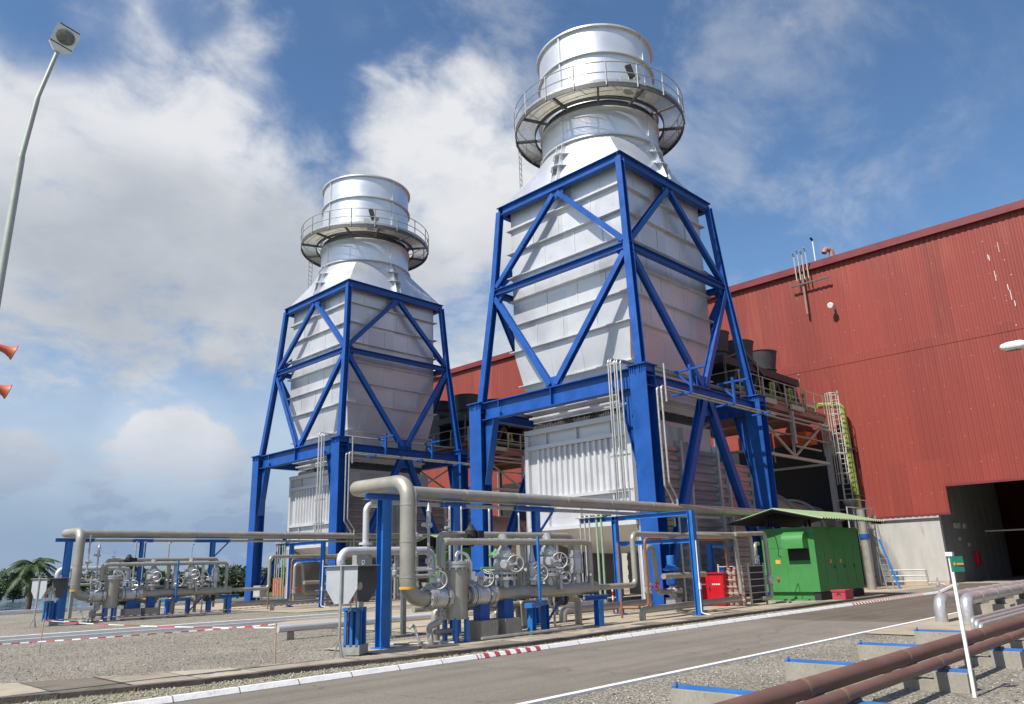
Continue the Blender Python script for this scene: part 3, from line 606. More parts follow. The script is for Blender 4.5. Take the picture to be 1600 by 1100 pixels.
for sx in (-1,1):
    def f(mb):
        x = CX+sx*4.25
        mb.ibeam(W(sx*4.25,-3.93,8.215), W(sx*4.25,3.93,8.215), .76,.40,(0,0,1),.035,.025)
        for y in (-2.95,0,2.95):
            for g in (-1,1):
                if y == 0: mb.box(x+g*.1-.085,x+g*.1+.085,CY+y-.015,CY+y+.015,7.872,8.558)
                else:
                    mb.box(x+g*.13-.055,x+g*.13+.055,CY+y-.09,CY+y+.09,7.875,8.05); mb.box(x+g*.13-.055,x+g*.13+.055,CY+y-.02,CY+y+.02,8.3,8.556)
    fpart('portal_beam', f)
    for sy in (-1,1):
        def f(mb):
            x = CX+sx*4.25
            pts = [(x-.012,CY+sy*3.92,7.82),(x-.012,CY+sy*3.28,7.82),(x-.012,CY+sy*3.84,5.15),(x-.012,CY+sy*3.92,5.15)]
            mb.prism(pts,(.024,0,0))
            mb.bar((x,CY+sy*3.27,7.82),(x,CY+sy*3.86,5.1),.34,.03,(0,1,0)) 
        fpart('haunch', f)
for sy in (-1,1):
    fpart('edge_beam', lambda mb: mb.ibeam(W(-3.94,sy*4.28,8.15), W(3.94,sy*4.28,8.15), .40,.30,(0,0,1),.025,.02))
    for g in (-1,1): fpart('knee_brace', lambda mb: mb.ibeam(W(g*.15,sy*4.28,7.95), W(g*3.85,sy*4.28,.55), .32,.30,(0,1,0),.025,.018))
    fpart('gusset', lambda mb: (mb.box(CX-.5,CX+.5,CY+sy*4.28-.02,CY+sy*4.28+.02,7.3,8.9)))
def rings(z, hw, h, b, name):
    for s in (-1,1):
        fpart(name, lambda mb: mb.ibeam(W(s*hw,-hw+b/2,z), W(s*hw,hw-b/2,z), h, b, (0,0,1), .028,.02))
        fpart(name, lambda mb: mb.ibeam(W(-hw-b/2,s*hw,z), W(hw+b/2,s*hw,z), h+.004, b, (0,0,1), .028,.02))
rings(13.72, 3.72, .27, .24, 'middle_beam'); rings(17.78, 3.45, .42, .28, 'top_beam')
for s in (-1,1):
    for g in (-1,1):
        hw = 3.47
        fpart('upper_brace', lambda mb: mb.ibeam(W(s*hw,g*.12,17.42), W(s*3.70,g*3.56,13.98), .23,.22,(1,0,0),.02,.016))
        fpart('upper_brace', lambda mb: mb.ibeam(W(g*.12,s*hw,17.42), W(g*3.56,s*3.70,13.98), .23,.22,(0,1,0),.02,.016))
        fpart('lower_brace', lambda mb: mb.ibeam(W(s*3.74,g*3.60,13.45), W(s*4.2,g*.15,8.72), .25,.24,(1,0,0),.02,.016))
        fpart('lower_brace', lambda mb: mb.ibeam(W(g*3.60,s*3.74,13.45), W(g*.15,s*4.24,8.5), .25,.24,(0,1,0),.02,.016))
    fpart('node_plate', lambda mb: mb.box(CX+s*4.2-.025,CX+s*4.2+.025,CY-.42,CY+.42,8.6,9.05))
    fpart('node_plate', lambda mb: mb.box(CX+s*3.47-.025,CX+s*3.47+.025,CY-.42,CY+.42,17.18,17.52))
    fpart('node_plate', lambda mb: mb.box(CX-.42,CX+.42,CY+s*3.47-.025,CY+s*3.47+.025,17.18,17.52))
    for g in (-1,1):
        fpart('node_plate', lambda mb: mb.prism([W(s*3.72-.014,g*3.62,14.35),W(s*3.72-.014,g*3.2,13.9),W(s*3.72-.014,g*3.2,13.5),W(s*3.72-.014,g*3.62,13.0)],(.028,0,0)))
        fpart('node_plate', lambda mb: mb.prism([W(g*3.62,s*3.72-.014,14.35),W(g*3.2,s*3.72-.014,13.9),W(g*3.2,s*3.72-.014,13.5),W(g*3.62,s*3.72-.014,13.0)],(0,.028,0)))

st_ = thing('exhaust_stack', 'silver exhaust stack with round chimney, nearer and larger of the pair', 'exhaust stack', (CX,CY,0), 'silver exhaust stacks', 
            'silver exhaust stack with round chimney, farther and smaller-looking of the pair', 'tower')
def spart(name, fn, m='alu', parent=None):
    mb = MB(); fn(mb); return mb.build(name, m, parent or st_)
def hw_at(z): return 3.12 if z >= 10.7 else 2.66+(z-8.2)/(10.7-8.2)*(3.12-2.66)
def f(mb):
    L_ = [8.2,10.7,17.98]; vs = []
    for z in L_:
        h = hw_at(z)
        for sx, sy in ((-1,-1),(1,-1),(1,1),(-1,1)): vs.append(W(sx*h,sy*h,z))
    mb.add(vs, [(i*4+k,i*4+(k+1)%4,(i+1)*4+(k+1)%4,(i+1)*4+k) for i in range(2) for k in range(4)]+[(8,9,10,11)])
    zs = [9.35,10.9,12.12,13.28,14.42,15.62,16.78,17.9]; rr = random.Random(5)
    for i in range(len(zs)-1):
        for face in range(4):
            for y in ([-1.55,.25,1.75] if i%2 else [-2.1,-.6,1.1]):
                a, b = zs[i]+.03, zs[i+1]-.03
                ha, hb = hw_at(a)+.012, hw_at(b)+.012
                P = [(-ha,y,a),(-hb,y,b)]
                if face == 1: P = [(y,-ha,a),(y,-hb,b)]
                if face == 2: P = [(ha,y,a),(hb,y,b)]
                if face == 3: P = [(y,ha,a),(y,hb,b)]
                n = (1,0,0) if face in (0,2) else (0,1,0)
                mb.bar(W(*P[0]), W(*P[1]), .045 if face in (0,2) else .07, .03, n)
spart('duct', f)
for z in (9.35,10.9,12.12,13.28,14.42,15.62,16.78):
    def f(mb):
        h = hw_at(z)-.01; o = h+.185; t = .02
        for s in (-1,1):
            mb.box(CX+s*(h+o)/2-(o-h)/2, CX+s*(h+o)/2+(o-h)/2, CY-o, CY+o, z-t, z+t)
            mb.box(CX-h, CX+h, CY+s*(h+o)/2-(o-h)/2, CY+s*(h+o)/2+(o-h)/2, z-t, z+t)
    spart('stiffener', f)
def f(mb):
    vs = []; n = 80; lv = [(18.0,0),(18.02,0),(20.1,1)]
    for z, t in lv[1:]:
        for k in range(n):
            a = 2*PI*k/n+PI/n*0; c, s = math.cos(a), math.sin(a); q = 3.42/max(abs(c),abs(s)); r = 2.78
            vs.append(W(c*(q*(1-t)+r*t), s*(q*(1-t)+r*t), z))
    mb.add(vs, [(k,(k+1)%n,n+(k+1)%n,n+k) for k in range(n)])
spart('transition', f, 'alu_bright')
for k in range(4):
    def f(mb):
        q = Matrix.Rotation(k*PI/2, 4, 'Z')
        def X(r, l, z): p = q @ V((r,l,z)); return W(p.x,p.y,p.z)
        for l in (-.16,.16): mb.prism([X(3.40,l,18.03),X(3.62,l,18.03),X(3.05,l,20.05),X(2.76,l,20.05)], (q @ V((0,.02,0))))
        for z in (18.75,19.4):
            r = 3.42-(z-18.02)/2.08*.64
            mb.prism([X(r-.02,-.5,z),X(r+.34,-.14,z),X(r+.34,.16,z),X(r-.02,.5,z)], (0,0,.02))
            mb.prism([X(r-.02,.17,z),X(r+.3,.17,z),X(r+.14,.17,z-.4)], (q @ V((0,.02,0))))
    spart('gusset', f, 'alu_bright')
def f(mb):
    mb.lathe(W(0,0,0),(0,0,1),[(20.1,2.78),(21.5,2.78),(21.5,2.70),(20.1,2.70)],72,False)
    for k in range(4):
        a = k*PI/2; mb.obox(W(2.79*math.cos(a),2.79*math.sin(a),20.8),(.03*math.cos(a),.03*math.sin(a),0),(-.05*math.sin(a),.05*math.cos(a),0),(0,0,.66))
spart('neck', f, 'alu_bright')
spart('neck_flange', lambda mb: (mb.ring(W(0,0,0),2.70,2.93,20.06,20.13,72)), 'alu')
spart('neck_flange', lambda mb: (mb.ring(W(0,0,0),2.66,2.86,21.48,21.54,72)), 'alu')
spart('expansion_joint', lambda mb: mb.lathe(W(0,0,0),(0,0,1),[(21.54,2.62),(21.7,2.5),(21.9,2.62)],72,False), 'dark_steel')
def f(mb):
    mb.lathe(W(0,0,0),(0,0,1),[(21.9,2.74),(25.80,2.74),(25.80,2.68),(21.9,2.68)],80,False)
    mb.lathe(W(0,0,0),(0,0,1),[(22.0,2.67),(22.1,.02)],40,False)
    for k in range(4):
        a = k*PI/2+.02
        for z0, z1 in ((21.95,24.34),(24.46,25.78)):
            mb.obox(W(2.77*math.cos(a),2.77*math.sin(a),(z0+z1)/2),(.05*math.cos(a),.05*math.sin(a),0),(-.035*math.sin(a),.035*math.cos(a),0),(0,0,(z1-z0)/2))
spart('chimney', f, 'alu_bright')
spart('chimney_band', lambda mb: mb.ring(W(0,0,0),2.70,2.86,24.36,24.44,80), 'alu')
spart('chimney_band', lambda mb: mb.ring(W(0,0,0),2.70,2.90,22.2,22.28,80), 'alu')
spart('rim', lambda mb: mb.ring(W(0,0,0),2.64,2.87,25.79,25.88,80), 'alu')
pf = spart('platform', lambda mb: [mb.ring(W(0,0,0),r,r+.018,21.86,21.89,72) for r in [3.13+.047*i for i in range(19)]], 'cream')
def f(mb):
    mb.ring(W(0,0,0),3.08,3.12,21.70,21.89,72); mb.ring(W(0,0,0),4.02,4.06,21.70,21.92,72)
    for k in range(12):
        a = 2*PI*k/12+.13; c, s = math.cos(a), math.sin(a)
        mb.bar(W(2.80*c,2.80*s,21.76),W(4.02*c,4.02*s,21.76),.09,.12)
spart('support_ring', f, 'dark_steel', pf)
def f(mb):
    for z in (22.40,22.92): mb.torus(W(0,0,z),(0,0,1),4.08,.024,72,6)
    mb.ring(W(0,0,0),4.06,4.075,21.93,22.05,72)
    for k in range(18):
        a = 2*PI*k/18+.05; mb.bar(W(4.08*math.cos(a),4.08*math.sin(a),21.75),W(4.08*math.cos(a),4.08*math.sin(a),22.93),.05,.05)
spart('railing', f, 'galv', pf)
def f(mb):
    a = R(236); c, s = math.cos(a), math.sin(a); u = V((-s,c,0))
    b = V(W(3.6*c,3.6*s,22.3))
    mb.obox(b, u*.16,(V((c,s,0))*.1),(0,0,.14)); mb.obox(b+u*.35+V((0,0,.35)), u*.09,(V((c,s,0))*.07),(0,0,.27))
    mb.lathe(b+u*.62+V((0,0,.15)),(c,s,-.4),[(0,.06),(.1,.11),(.2,.12)],12)
    mb.bar(b+V((0,0,-.45)),b+V((0,0,0)),.05,.05); mb.bar(b+u*.6+V((0,0,-.45)),b+u*.6+V((0,0,.15)),.05,.05)
spart('instrument', f, 'lamp_grey', pf)
def f(mb):
    a = R(236); c, s = math.cos(a), math.sin(a); u = V((-s,c,0)); b = V(W(3.72*c,3.72*s,22.75)); mb.obox(b+u*.3,(u*.13+V((0,0,.05))),(V((c,s,0))*.05),(V((0,0,.30))-u*.09))
spart('panel', f, 'dark', pf)
def f(mb):
    # ladder from the roof of the duct up to the platform, on the left-hand side
    a = R(118); c, s = math.cos(a), math.sin(a); u = V((-s,c,0))
    for g in (-1,1): mb.tube([V(W(4.0*c,4.0*s,18.05))+u*.2*g, V(W(4.0*c,4.0*s,21.8))+u*.2*g],.025,6)
    for k in range(12): mb.tube([V(W(4.0*c,4.0*s,18.3+.3*k))-u*.2, V(W(4.0*c,4.0*s,18.3+.3*k))+u*.2],.015,6)
spart('ladder', f, 'galv')
# lower casing
spart('duct_flange', lambda mb: [mb.box(CX-2.9,CX+2.9,CY-2.9,CY+2.9,8.12,8.19), mb.box(CX-2.75,CX+2.75,CY-2.75,CY+2.75,7.86,7.94)], 'alu')
def f(mb):
    mb.box(CX-2.55,CX+2.55,CY-2.55,CY+2.55,7.3,7.5)
    for i in range(60):
        y = CY-2.6+5.2*i/59; mb.box(CX-2.62,CX-2.5,y-.02,y+.02,7.42,7.55+random.uniform(0,.06))
        x = CX-2.6+5.2*i/59; mb.box(x-.02,x+.02,CY-2.62,CY-2.5,7.42,7.62+random.uniform(0,.06))
spart('bellows', f, 'dark_steel')
spart('collar', lambda mb: mb.box(CX-2.62,CX+2.62,CY-2.62,CY+2.62,7.68,8.2), 'alu')
bx = spart('casing', lambda mb: mb.box(CX-2.92,CX+3.1,CY-2.62,CY+2.62,3.2,7.28), 'alu')
def f(mb):
    x = CX-2.92
    for z0, z1, d in ((7.10,7.30,.22),(6.46,6.62,.16),(4.34,4.46,.18),(3.12,3.26,.16)): mb.box(x-d,x-.001,CY-2.72,CY+2.72,z0,z1)
    for s in (-1,1): mb.box(x-.17,x+.3,CY+s*2.66-.09,CY+s*2.66+.09,3.28,7.08)
    for y in (-1.75,-.05,1.6): mb.box(x-.12,x-.001,CY+y-.03,CY+y+.03,6.63,7.09); mb.box(x-.12,x-.001,CY+y-.03,CY+y+.03,3.27,4.33)
spart('casing_frame', f, 'white_alu', bx)
spart('ribbed_panel', lambda mb: mb.corr(W(-2.925,-2.35,4.47),(0,1,0),4.62,(0,0,1),1.98,(-1,0,0),.30,.11,.42), 'white_alu', bx)
def f(mb):
    n = 20; pts = []
    for k in range(n+1):
        a = PI*k/n; pts.append((CX-2.90, CY+2.55*math.cos(a), 3.2-1.05*math.sin(a)))
    k = len(pts); mb.add([(p[0]+.02+(3.2-p[2])*1.5,p[1],p[2]) for p in pts]+[(p[0]+5.8,p[1],p[2]) for p in pts],[tuple(range(k))[::-1],tuple(range(k,2*k))]+[(i,(i+1)%k,(i+1)%k+k,i+k) for i in range(k)])
spart('trough', f, 'alu', bx)
for sy in (-1,1):
    for x0, x1 in ((-2.85,.12),(.85,3.02)):
        def f(mb):
            y = CY+sy*2.66
            mb.corr((CX+x0,y,.35),(0,0,1),5.9,(1,0,0),x1-x0,(0,sy,0),.37,.12,.3); mb.box(CX+x0,CX+x1,CY+sy*2.64-.019,CY+sy*2.64+.019,.35,6.25)
        spart('side_panel', f, 'alu_shaded', bx)
    for x in (-2.9,.2,.78,3.08):
        spart('side_post', lambda mb: mb.ibeam(W(x,sy*2.78,.3),W(x,sy*2.78,6.5),.26,.14,(0,1,0),.015,.015), 'alu', bx)
    for x in (-.1,.55): spart('rib', lambda mb: mb.box(CX+x-.02,CX+x+.02,CY+sy*2.72-.1,CY+sy*2.72+.1,6.5,7.1), 'alu', bx)
def f(mb):
    mb.box(CX+3.12,CX+7.0,CY-2.3,CY+2.3,.4,6.0)
    for sy in (-1,1): mb.corr((CX+3.2,CY+sy*2.31,.45),(0,0,1),5.5,(1,0,0),3.7,(0,sy,0),.42,.08,.3)
spart('outlet_duct', f, 'alu_shaded')
for x in (4.6,6.9):
    for sy in (-1,1): spart('outlet_post', lambda mb: mb.box(CX+x-.06,CX+x+.06,CY+sy*2.42-.08,CY+sy*2.42+.08,.02,6.3), 'alu')

t = thing('exhaust_diffuser', 'big round grey-brown duct between the nearer stack and the red hall', 'duct', (33.9,CY,0), 'round ducts into the hall', 'big round grey-brown duct between the farther stack and the red hall', 'tower')
mb = MB(); mb.lathe((33.9,CY,3.0),(1,0,0),[(0,2.35),(3,2.3),(9,1.75),(11.0,1.7)],40); mb.build('shell', 'pipe', t)
for x in (35.5,39.0,42.5):
    mb = MB(); r = 2.3 if x < 37 else (2.15 if x < 40 else 1.85); mb.lathe((x,CY,3.0),(1,0,0),[(0,r),(0,r+.14),(.06,r+.14),(.06,r)],40,False); mb.build('flange', 'galv', t)
    mb = MB(); mb.box(x-.2,x+.2,CY-1.2,CY+1.2,0,1.2); mb.build('saddle', 'concrete', t)

# conduit runs on the frame
t = thing('conduit_bundle', 'five pale conduits climbing the front leg of the nearer blue frame', 'conduits', (21.85,16.2,0), 'conduits on the blue frames', 'five pale conduits climbing the front leg of the farther blue frame', 'tower')
for i in range(5):
    y = 15.70+.135*i; z = 8.82+.035*i; xo = 21.9-.05*(i%2)
    mb = MB(); mb.tube([(xo,y,3.5),(xo,y,z),(31.2,y,z)],.03,8,.15); mb.build('conduit', 'galv', t)
for z in (7.2,5.4,4.2):
    mb = MB(); mb.box(21.95,21.99,15.6,16.6,z-.03,z+.03); mb.build('clip', 'galv', t)
for x in (25.3,28.6):
    mb = MB(); mb.bar((x,14.9,7.9),(x,14.9,9.05),.10,.10); mb.bar((x,15.6,8.86),(x,14.2,8.86),.10,.08); mb.bar((x,14.9,8.2),(x,15.5,8.8),.07,.07); mb.build('bracket', 'blue', t)
t = thing('drop_conduits', 'pair of pale conduits kinking down the right side of the nearer blue leg', 'conduits', (22.8,14.8,0), 'conduits on the blue frames', 'pair of pale conduits kinking down the right side of the farther blue leg', 'tower')
for i in range(3):
    y = 14.72-.0*i; x = 22.62+.13*i; z = 7.72+.06*i; d = .11*i
    mb = MB(); mb.tube([(31.6,y-.1*i,z),(x,y-.1*i,z),(x,y-.1*i,4.25+d),(x+.42,y-.1*i,3.75+d),(x+.42,y-.1*i,.2 if i else 2.9)] if i < 2 else [(x,y-.2,8.6),(x,y-.2,7.2)],.038,8,.12); mb.build('conduit', 'galv', t)
for x in (24.2,27.4,30.4):
    mb = MB(); mb.bar((x,15.1,7.68),(x,14.3,7.68),.10,.07); mb.build('bracket', 'blue', t)
# ------------------------------------------------------------------ cooler deck behind each stack
t = thing('cooler_deck', 'raised steel deck with railings between the nearer stack and the red hall', 'platform', (38,20,0), 'raised cooler decks', 'raised steel deck with railings between the farther stack and the red hall', 'tower')
def tp(name, fn, m): mb = MB(); fn(mb); return mb.build(name, m, t)
DX0, DX1, DY0, DY1, DZ = 33.4, 43.2, 17.0, 24.0, 9.55
tp('floor', lambda mb: [mb.box(DX0,DX1,DY0,DY1,DZ-.06,DZ), mb.ibeam((DX0,DY0+.1,DZ-.26),(DX1,DY0+.1,DZ-.26),.38,.2), mb.ibeam((DX0,DY1-.1,DZ-.26),(DX1,DY1-.1,DZ-.26),.38,.2)]+[mb.ibeam((x,DY0+.22,DZ-.26),(x,DY1-.22,DZ-.26),.34,.18) for x in (34,37,40,43)], 'pinkish')
for x, y in ((34.0,17.1),(43.0,17.1),(34.0,23.9),(38.6,23.9),(43.0,23.9)): tp('post', lambda mb: mb.ibeam((x,y,0),(x,y,DZ-.46),.26,.26,(1,0,0),.02,.015), 'galv')
def f(mb):
    mb.bar((34,17.1,6.75),(43,17.1,6.75),.12,.14)
    mb.bar((34.1,17.1,9.0),(38.6,17.1,6.8),.10,.10); mb.bar((42.9,17.1,9.0),(38.6,17.1,6.8),.10,.10); mb.bar((38.6,17.1,6.8),(38.6,17.1,9.0),.1,.1)
    mb.bar((34,23.9,6.75),(43,23.9,6.75),.12,.14); mb.bar((34.1,23.9,9.0),(38.6,23.9,6.8),.10,.10); mb.bar((34,17.1,6.75),(34,23.9,6.75),.12,.12); mb.bar((34,17.1,9.0),(34,23.9,6.8),.08,.08); mb.bar((43,17.1,6.75),(43,23.9,6.75),.12,.12)
tp('truss', f, 'cream')
def f(mb):
    for z in (.5,1.05):
        mb.tube([(DX0,DY0+.05,DZ+z),(DX1,DY0+.05,DZ+z)],.022,6); mb.tube([(DX0,DY0+.05,DZ+z),(DX0,DY1,DZ+z)],.022,6)
    for i in range(9): 
        x = DX0+(DX1-DX0)*i/8; mb.bar((x,DY0+.05,DZ-.2),(x,DY0+.05,DZ+1.06),.06,.06)
    for i in range(1,5): y = DY0+(DY1-DY0)*i/4; mb.bar((DX0,y,DZ),(DX0,y,DZ+1.06),.05,.05)
    for x in (35.3,38.5): mb.box(x,x+1.5,DY0-.14,DY0-.02,DZ-.28,DZ-.02)
tp('railing', f, 'cream')
tp('header_pipe', lambda mb: mb.tube([(33.6,17.5,DZ+.35),(42.8,17.5,DZ+.35)],.13,10), 'pale_green')
for x in (35.0,37.6,39.8):
    tp('valve_riser', lambda mb: [mb.tube([(x,17.5,DZ+.3),(x,17.5,DZ+1.1),(x+.3,17.5,DZ+1.1),(x+.3,17.5,DZ+.75)],.07,8,.12), mb.lathe((x+.3,17.5,DZ+.55),(0,0,1),[(0,.12),(.1,.16),(.2,.12)],10)], 'lime')
tp('cable_tray', lambda mb: [mb.bar((34.2,17.05,7.9),(43.5,17.05,7.9),.2,.05), mb.bar((38.2,16.8,7.4),(38.2,16.8,9.1),.14,.2), mb.bar((38.3,16.85,7.3),(41.4,16.85,7.3),.1,.08)], 'galv')
tp('orange_box', lambda mb: mb.box(40.6,41.9,17.2,17.9,7.75,8.35), 'orange')
tp('pipe_run', lambda mb: [mb.tube([(33.6,16.9,DZ-.75),(43.0,16.9,DZ-.75)],.07,8), mb.tube([(33.6,16.8,DZ-1.0),(43.6,16.8,DZ-1.0),(43.6,16.8,1.0)],.05,8,.15)], 'galv')
for x in (34.6,36.2,39.0,41.0): tp('hand_valve', lambda mb: [mb.tube([(x,17.3,DZ),(x,17.3,DZ+.75)],.05,8), mb.lathe((x,17.3,DZ+.72),(0,0,1),[(0,.05),(.06,.1),(.2,.1),(.26,.04)],10)], 'rust')
for x in (35.6,40.4): tp('light_pole', lambda mb: [mb.tube([(x,17.1,DZ),(x,17.1,DZ+1.7),(x-.25,17.0,DZ+1.85)],.025,6,.1)], 'cream')
t = thing('fan_cooler', 'black fan cooler with flared cowls on the deck by the nearer stack', 'cooler', (38.5,20,DZ), 'black fan coolers', 'black fan cooler with flared cowls on the deck by the farther stack', 'tower')
tp('plenum', lambda mb: [mb.box(34.2,42.9,18.2,21.2,11.35,11.75), mb.box(34.6,42.7,21.3,23.6,9.6,12.2)], 'fan')
for x in (34.8,37.0,39.2,41.4):
    tp('tube_bundle', lambda mb: [mb.prism([(x,18.3,DZ+.1),(x+.25,18.3,DZ+.1),(x+1.1,18.3,11.34),(x+.85,18.3,11.34)],(0,2.8,0)), mb.prism([(x+1.95,18.3,DZ+.1),(x+1.7,18.3,DZ+.1),(x+.9,18.3,11.34),(x+1.15,18.3,11.34)],(0,2.8,0))], 'fan')
for x, y in ((35.6,19.5),(38.3,19.5),(41.3,19.6),(35.6,22.4),(38.3,22.4),(41.3,22.4)):
    z0 = 11.76 if y < 21 else 12.21
    tp('fan_cowl', lambda mb: [mb.lathe((x,y,0),(0,0,1),[(z0,.95),(z0+.25,.80),(z0+.45,.76),(z0+.50,.84),(z0+.54,.76),(13.32,.92),(13.36,.96),(13.38,.9),(12.2,.7)],28,False)], 'fan')
tp('stay', lambda mb: [mb.bar((34.1,18.1,DZ+.05),(34.1,18.1,11.7),.1,.1), mb.bar((34.1,18.1,11.5),(36.2,18.1,12.3),.08,.08), mb.bar((36.4,18.1,12.3),(38.4,18.1,11.3),.06,.2), mb.bar((36.4,18.1,12.3),(36.4,18.1,DZ),.1,.1)], 'dark_steel')
t = thing('caged_ladder', 'white caged ladder with a small landing beside the red wall', 'ladder', (44.0,16.7,0), 'ladders to the cooler decks', 'pale ladder seen between the two stacks, under the farther deck', 'tower')
def f(mb):
    for g in (-.22,.22): mb.bar((43.7,16.62+g,3.2),(43.7,16.62+g,10.9),.05,.05); 
    for k in range(26): mb.bar((43.7,16.4,3.4+.28*k),(43.7,16.84,3.4+.28*k),.03,.03)
tp('rails', f, 'cream')
def f(mb):
    for z in (6.2,7.3,8.4,9.5,10.7): mb.torus((43.4,16.62,z),(0,0,1),.36,.025,16,6)
    for k in range(6): a = PI*.5+PI*k/5; mb.bar((43.4+.36*math.cos(a),16.62+.36*math.sin(a),5.6),(43.4+.36*math.cos(a),16.62+.36*math.sin(a),10.75),.035,.03)
tp('cage', f, 'cream')
def f(mb):
    mb.box(42.6,44.4,16.0,17.0,3.62,3.68)
    for z in (4.2,4.7): mb.tube([(42.6,17.0,z),(42.6,16.0,z),(44.4,16.0,z)],.025,6)
    for x, y in ((42.6,17),(42.6,16),(43.5,16),(44.4,16)): mb.bar((x,y,3.6),(x,y,4.72),.05,.05)
tp('landing', f, 'cream')
for x in (43.1,44.2): tp('leg', lambda mb: mb.bar((x,16.1,0),(x,16.1,3.62),.12,.12), 'cream')
t = thing('lime_pipe', 'thick lime green pipe dropping down the red wall beside the white ladder', 'pipe', (44.5,16.2,0))
tp('pipe', lambda mb: mb.tube([(43.6,17.6,10.2),(44.45,16.55,10.2),(44.45,16.35,.25)],.17,12,.35), 'lime')
for z in (2.4,5,7.6): tp('clamp', lambda mb: mb.box(44.2,44.9,16.2,16.6,z-.03,z+.03), 'dark_steel')

frame(1., 0.)
# ------------------------------------------------------------------ green enclosure
t = thing('green_enclosure', 'bright green equipment enclosure with intake hood under a pitched roof, by the road', 'enclosure', (34,15,0), 'green enclosures', 'green equipment enclosure mostly hidden behind the pipes beside the farther stack', 'tower')
GX, GX1, GY, GY1, ZB, ZT = 31.8, 36.5, 13.75, 16.05, .40, 2.95
RX0, RX1, ry, rz, ez, EY0, EY1 = 31.05, 38.1, 15.05, 3.76, 3.24, 12.98, 17.25
b_ = tp('body', lambda mb: [mb.box(GX,GX1,GY,GY1,ZB,ZT), mb.box(GX-.015,GX1+.02,GY-.015,GY1+.015,ZT-.05,ZT+.03)]
   + [mb.box(GX+x,GX+x+.02,GY-.012,GY+.01,.6,2.45) for x in (.85,1.85,2.9,3.9)] + [mb.box(GX-.01,GX+.01,15.02,15.035,ZB+.03,ZT-.05), mb.box(GX-.01,GX+.01,14.9,16.04,2.17,2.19)], 'green')
tp('plinth', lambda mb: mb.box(GX+.12,GX1-.1,GY+.12,GY1-.02,.07,ZB), 'green')
tp('skirt', lambda mb: mb.box(GX-.14,GX+.1,GY+.5,GY1+.1,.065,.12), 'green')
tp('base', lambda mb: mb.box(GX+.05,GX1-.1,GY+.02,GY+.3,.07,.37), 'dark')
tp('base_slab', lambda mb: mb.box(GX-.9,GX1+.3,GY-.05,GY1+.3,-.02,.065), 'concrete')
def f(mb):
    n = 12; z0 = 2.13; pts = [(GX,0,z0),(GX-.5,0,z0)]+[(GX-.5*math.cos(PI/2*k/n)**.8,0,z0+.28+.40*math.sin(PI/2*k/n)) for k in range(1,n+1)]
    mb.prism([(p[0],14.02,p[2]) for p in pts],(0,.92,0))
tp('intake_hood', f, 'green')
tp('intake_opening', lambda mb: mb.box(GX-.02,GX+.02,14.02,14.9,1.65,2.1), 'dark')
tp('sticker', lambda mb: mb.box(GX-.012,GX,15.3,15.52,1.53,1.69), 'yellow')
for x in (1.3,2.35): tp('sticker', lambda mb: mb.box(GX+x,GX+x+.15,GY-.012,GY,1.5,1.66), 'yellow')
for x in (1.65,2.7,3.75): tp('door_handle', lambda mb: mb.box(GX+x,GX+x+.03,GY-.05,GY,1.28,1.42), 'dark_steel')
def f(mb):
    for y1, xa, xb in ((EY0,RX0,RX1),(EY1,RX0,RX1)):
        d = V((0,y1-ry,(ez-rz)*abs(y1-ry)/abs((EY0 if y1 < ry else EY1)-ry))); l = d.length; d /= l
        n = V((1,0,0)).cross(d); n = n if n.z > 0 else -n
        mb.corr((xa,ry,rz),(1,0,0),xb-xa,d,l,n,.26,.05,.3)
tp('roof', f, 'pale_green')
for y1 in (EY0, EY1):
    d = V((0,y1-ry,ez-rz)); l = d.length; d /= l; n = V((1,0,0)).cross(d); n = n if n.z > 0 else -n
    tp('soffit_shade', lambda mb: mb.obox(V(((RX0+RX1)/2,ry,rz))+d*(l*.5)-n*.022,((RX1-RX0)/2,0,0),d*(l*.495),n*.012), 'dark')  # dark sheet that paints in the shade under the roof
for x in (RX0+.2, RX1-.2):
    tp('rafter', lambda mb: mb.bar((x,EY0+.15,ez-.05),(x,ry,rz-.09),.08,.1), 'dark')
for x in (GX+.2, GX1-.2):
    for y in (GY+.35, GY1-.25): tp('roof_post', lambda mb: mb.box(x-.05,x+.05,y-.05,y+.05,ZT+.04,rz-.25), 'dark')
t = thing('red_cabinet', 'red steel cabinet standing just right of the near blue portal frame', 'cabinet', (28.3,16.6,0))
tp('body', lambda mb: [mb.box(28.1,28.65,15.98,17.22,.05,1.24), mb.box(28.05,28.7,15.93,17.27,1.241,1.29)], 'red_box')
for y in (16.02,16.61): tp('door', lambda mb: mb.box(28.08,28.099,y,y+.57,.1,1.18), 'red_box')
tp('marking', lambda mb: [mb.box(28.074,28.079,16.42-.1*k,16.46-.1*k+(.03 if k else 0),.82,.87) for k in range(4)]+[mb.box(28.074,28.079,16.75,16.95,.82,.87)], 'white')
tp('handle', lambda mb: mb.box(28.04,28.079,16.56,16.6,.6,.75), 'dark')
t = thing('red_chest', 'low faded red chest on the ground in front of the green enclosure', 'chest', (31.9,12.9,.13))
tp('body', lambda mb: mb.box(31.55,32.35,12.68,13.2,.14,.42), 'pink_box')
tp('lid', lambda mb: mb.box(31.52,32.38,12.65,13.23,.422,.48), 'pink_box')
tp('handle', lambda mb: mb.torus((31.54,12.94,.28),(1,0,0),.07,.015,14,6,PI,2*PI), 'dark')
t = thing('cylinder_rack', 'white barred rack holding pinkish cylinders beside the green enclosure', 'rack', (28.9,15.6,0))
for k in range(3): tp('cylinder', lambda mb: mb.lathe((28.55+.0*k,15.95-.26*k,.06),(0,0,1),[(0,.11),(1.25,.11),(1.36,.06),(1.42,.04)],14), 'pinkish')
tp('back_board', lambda mb: mb.box(28.5,29.6,15.05,15.10,.1,1.5), 'dark')
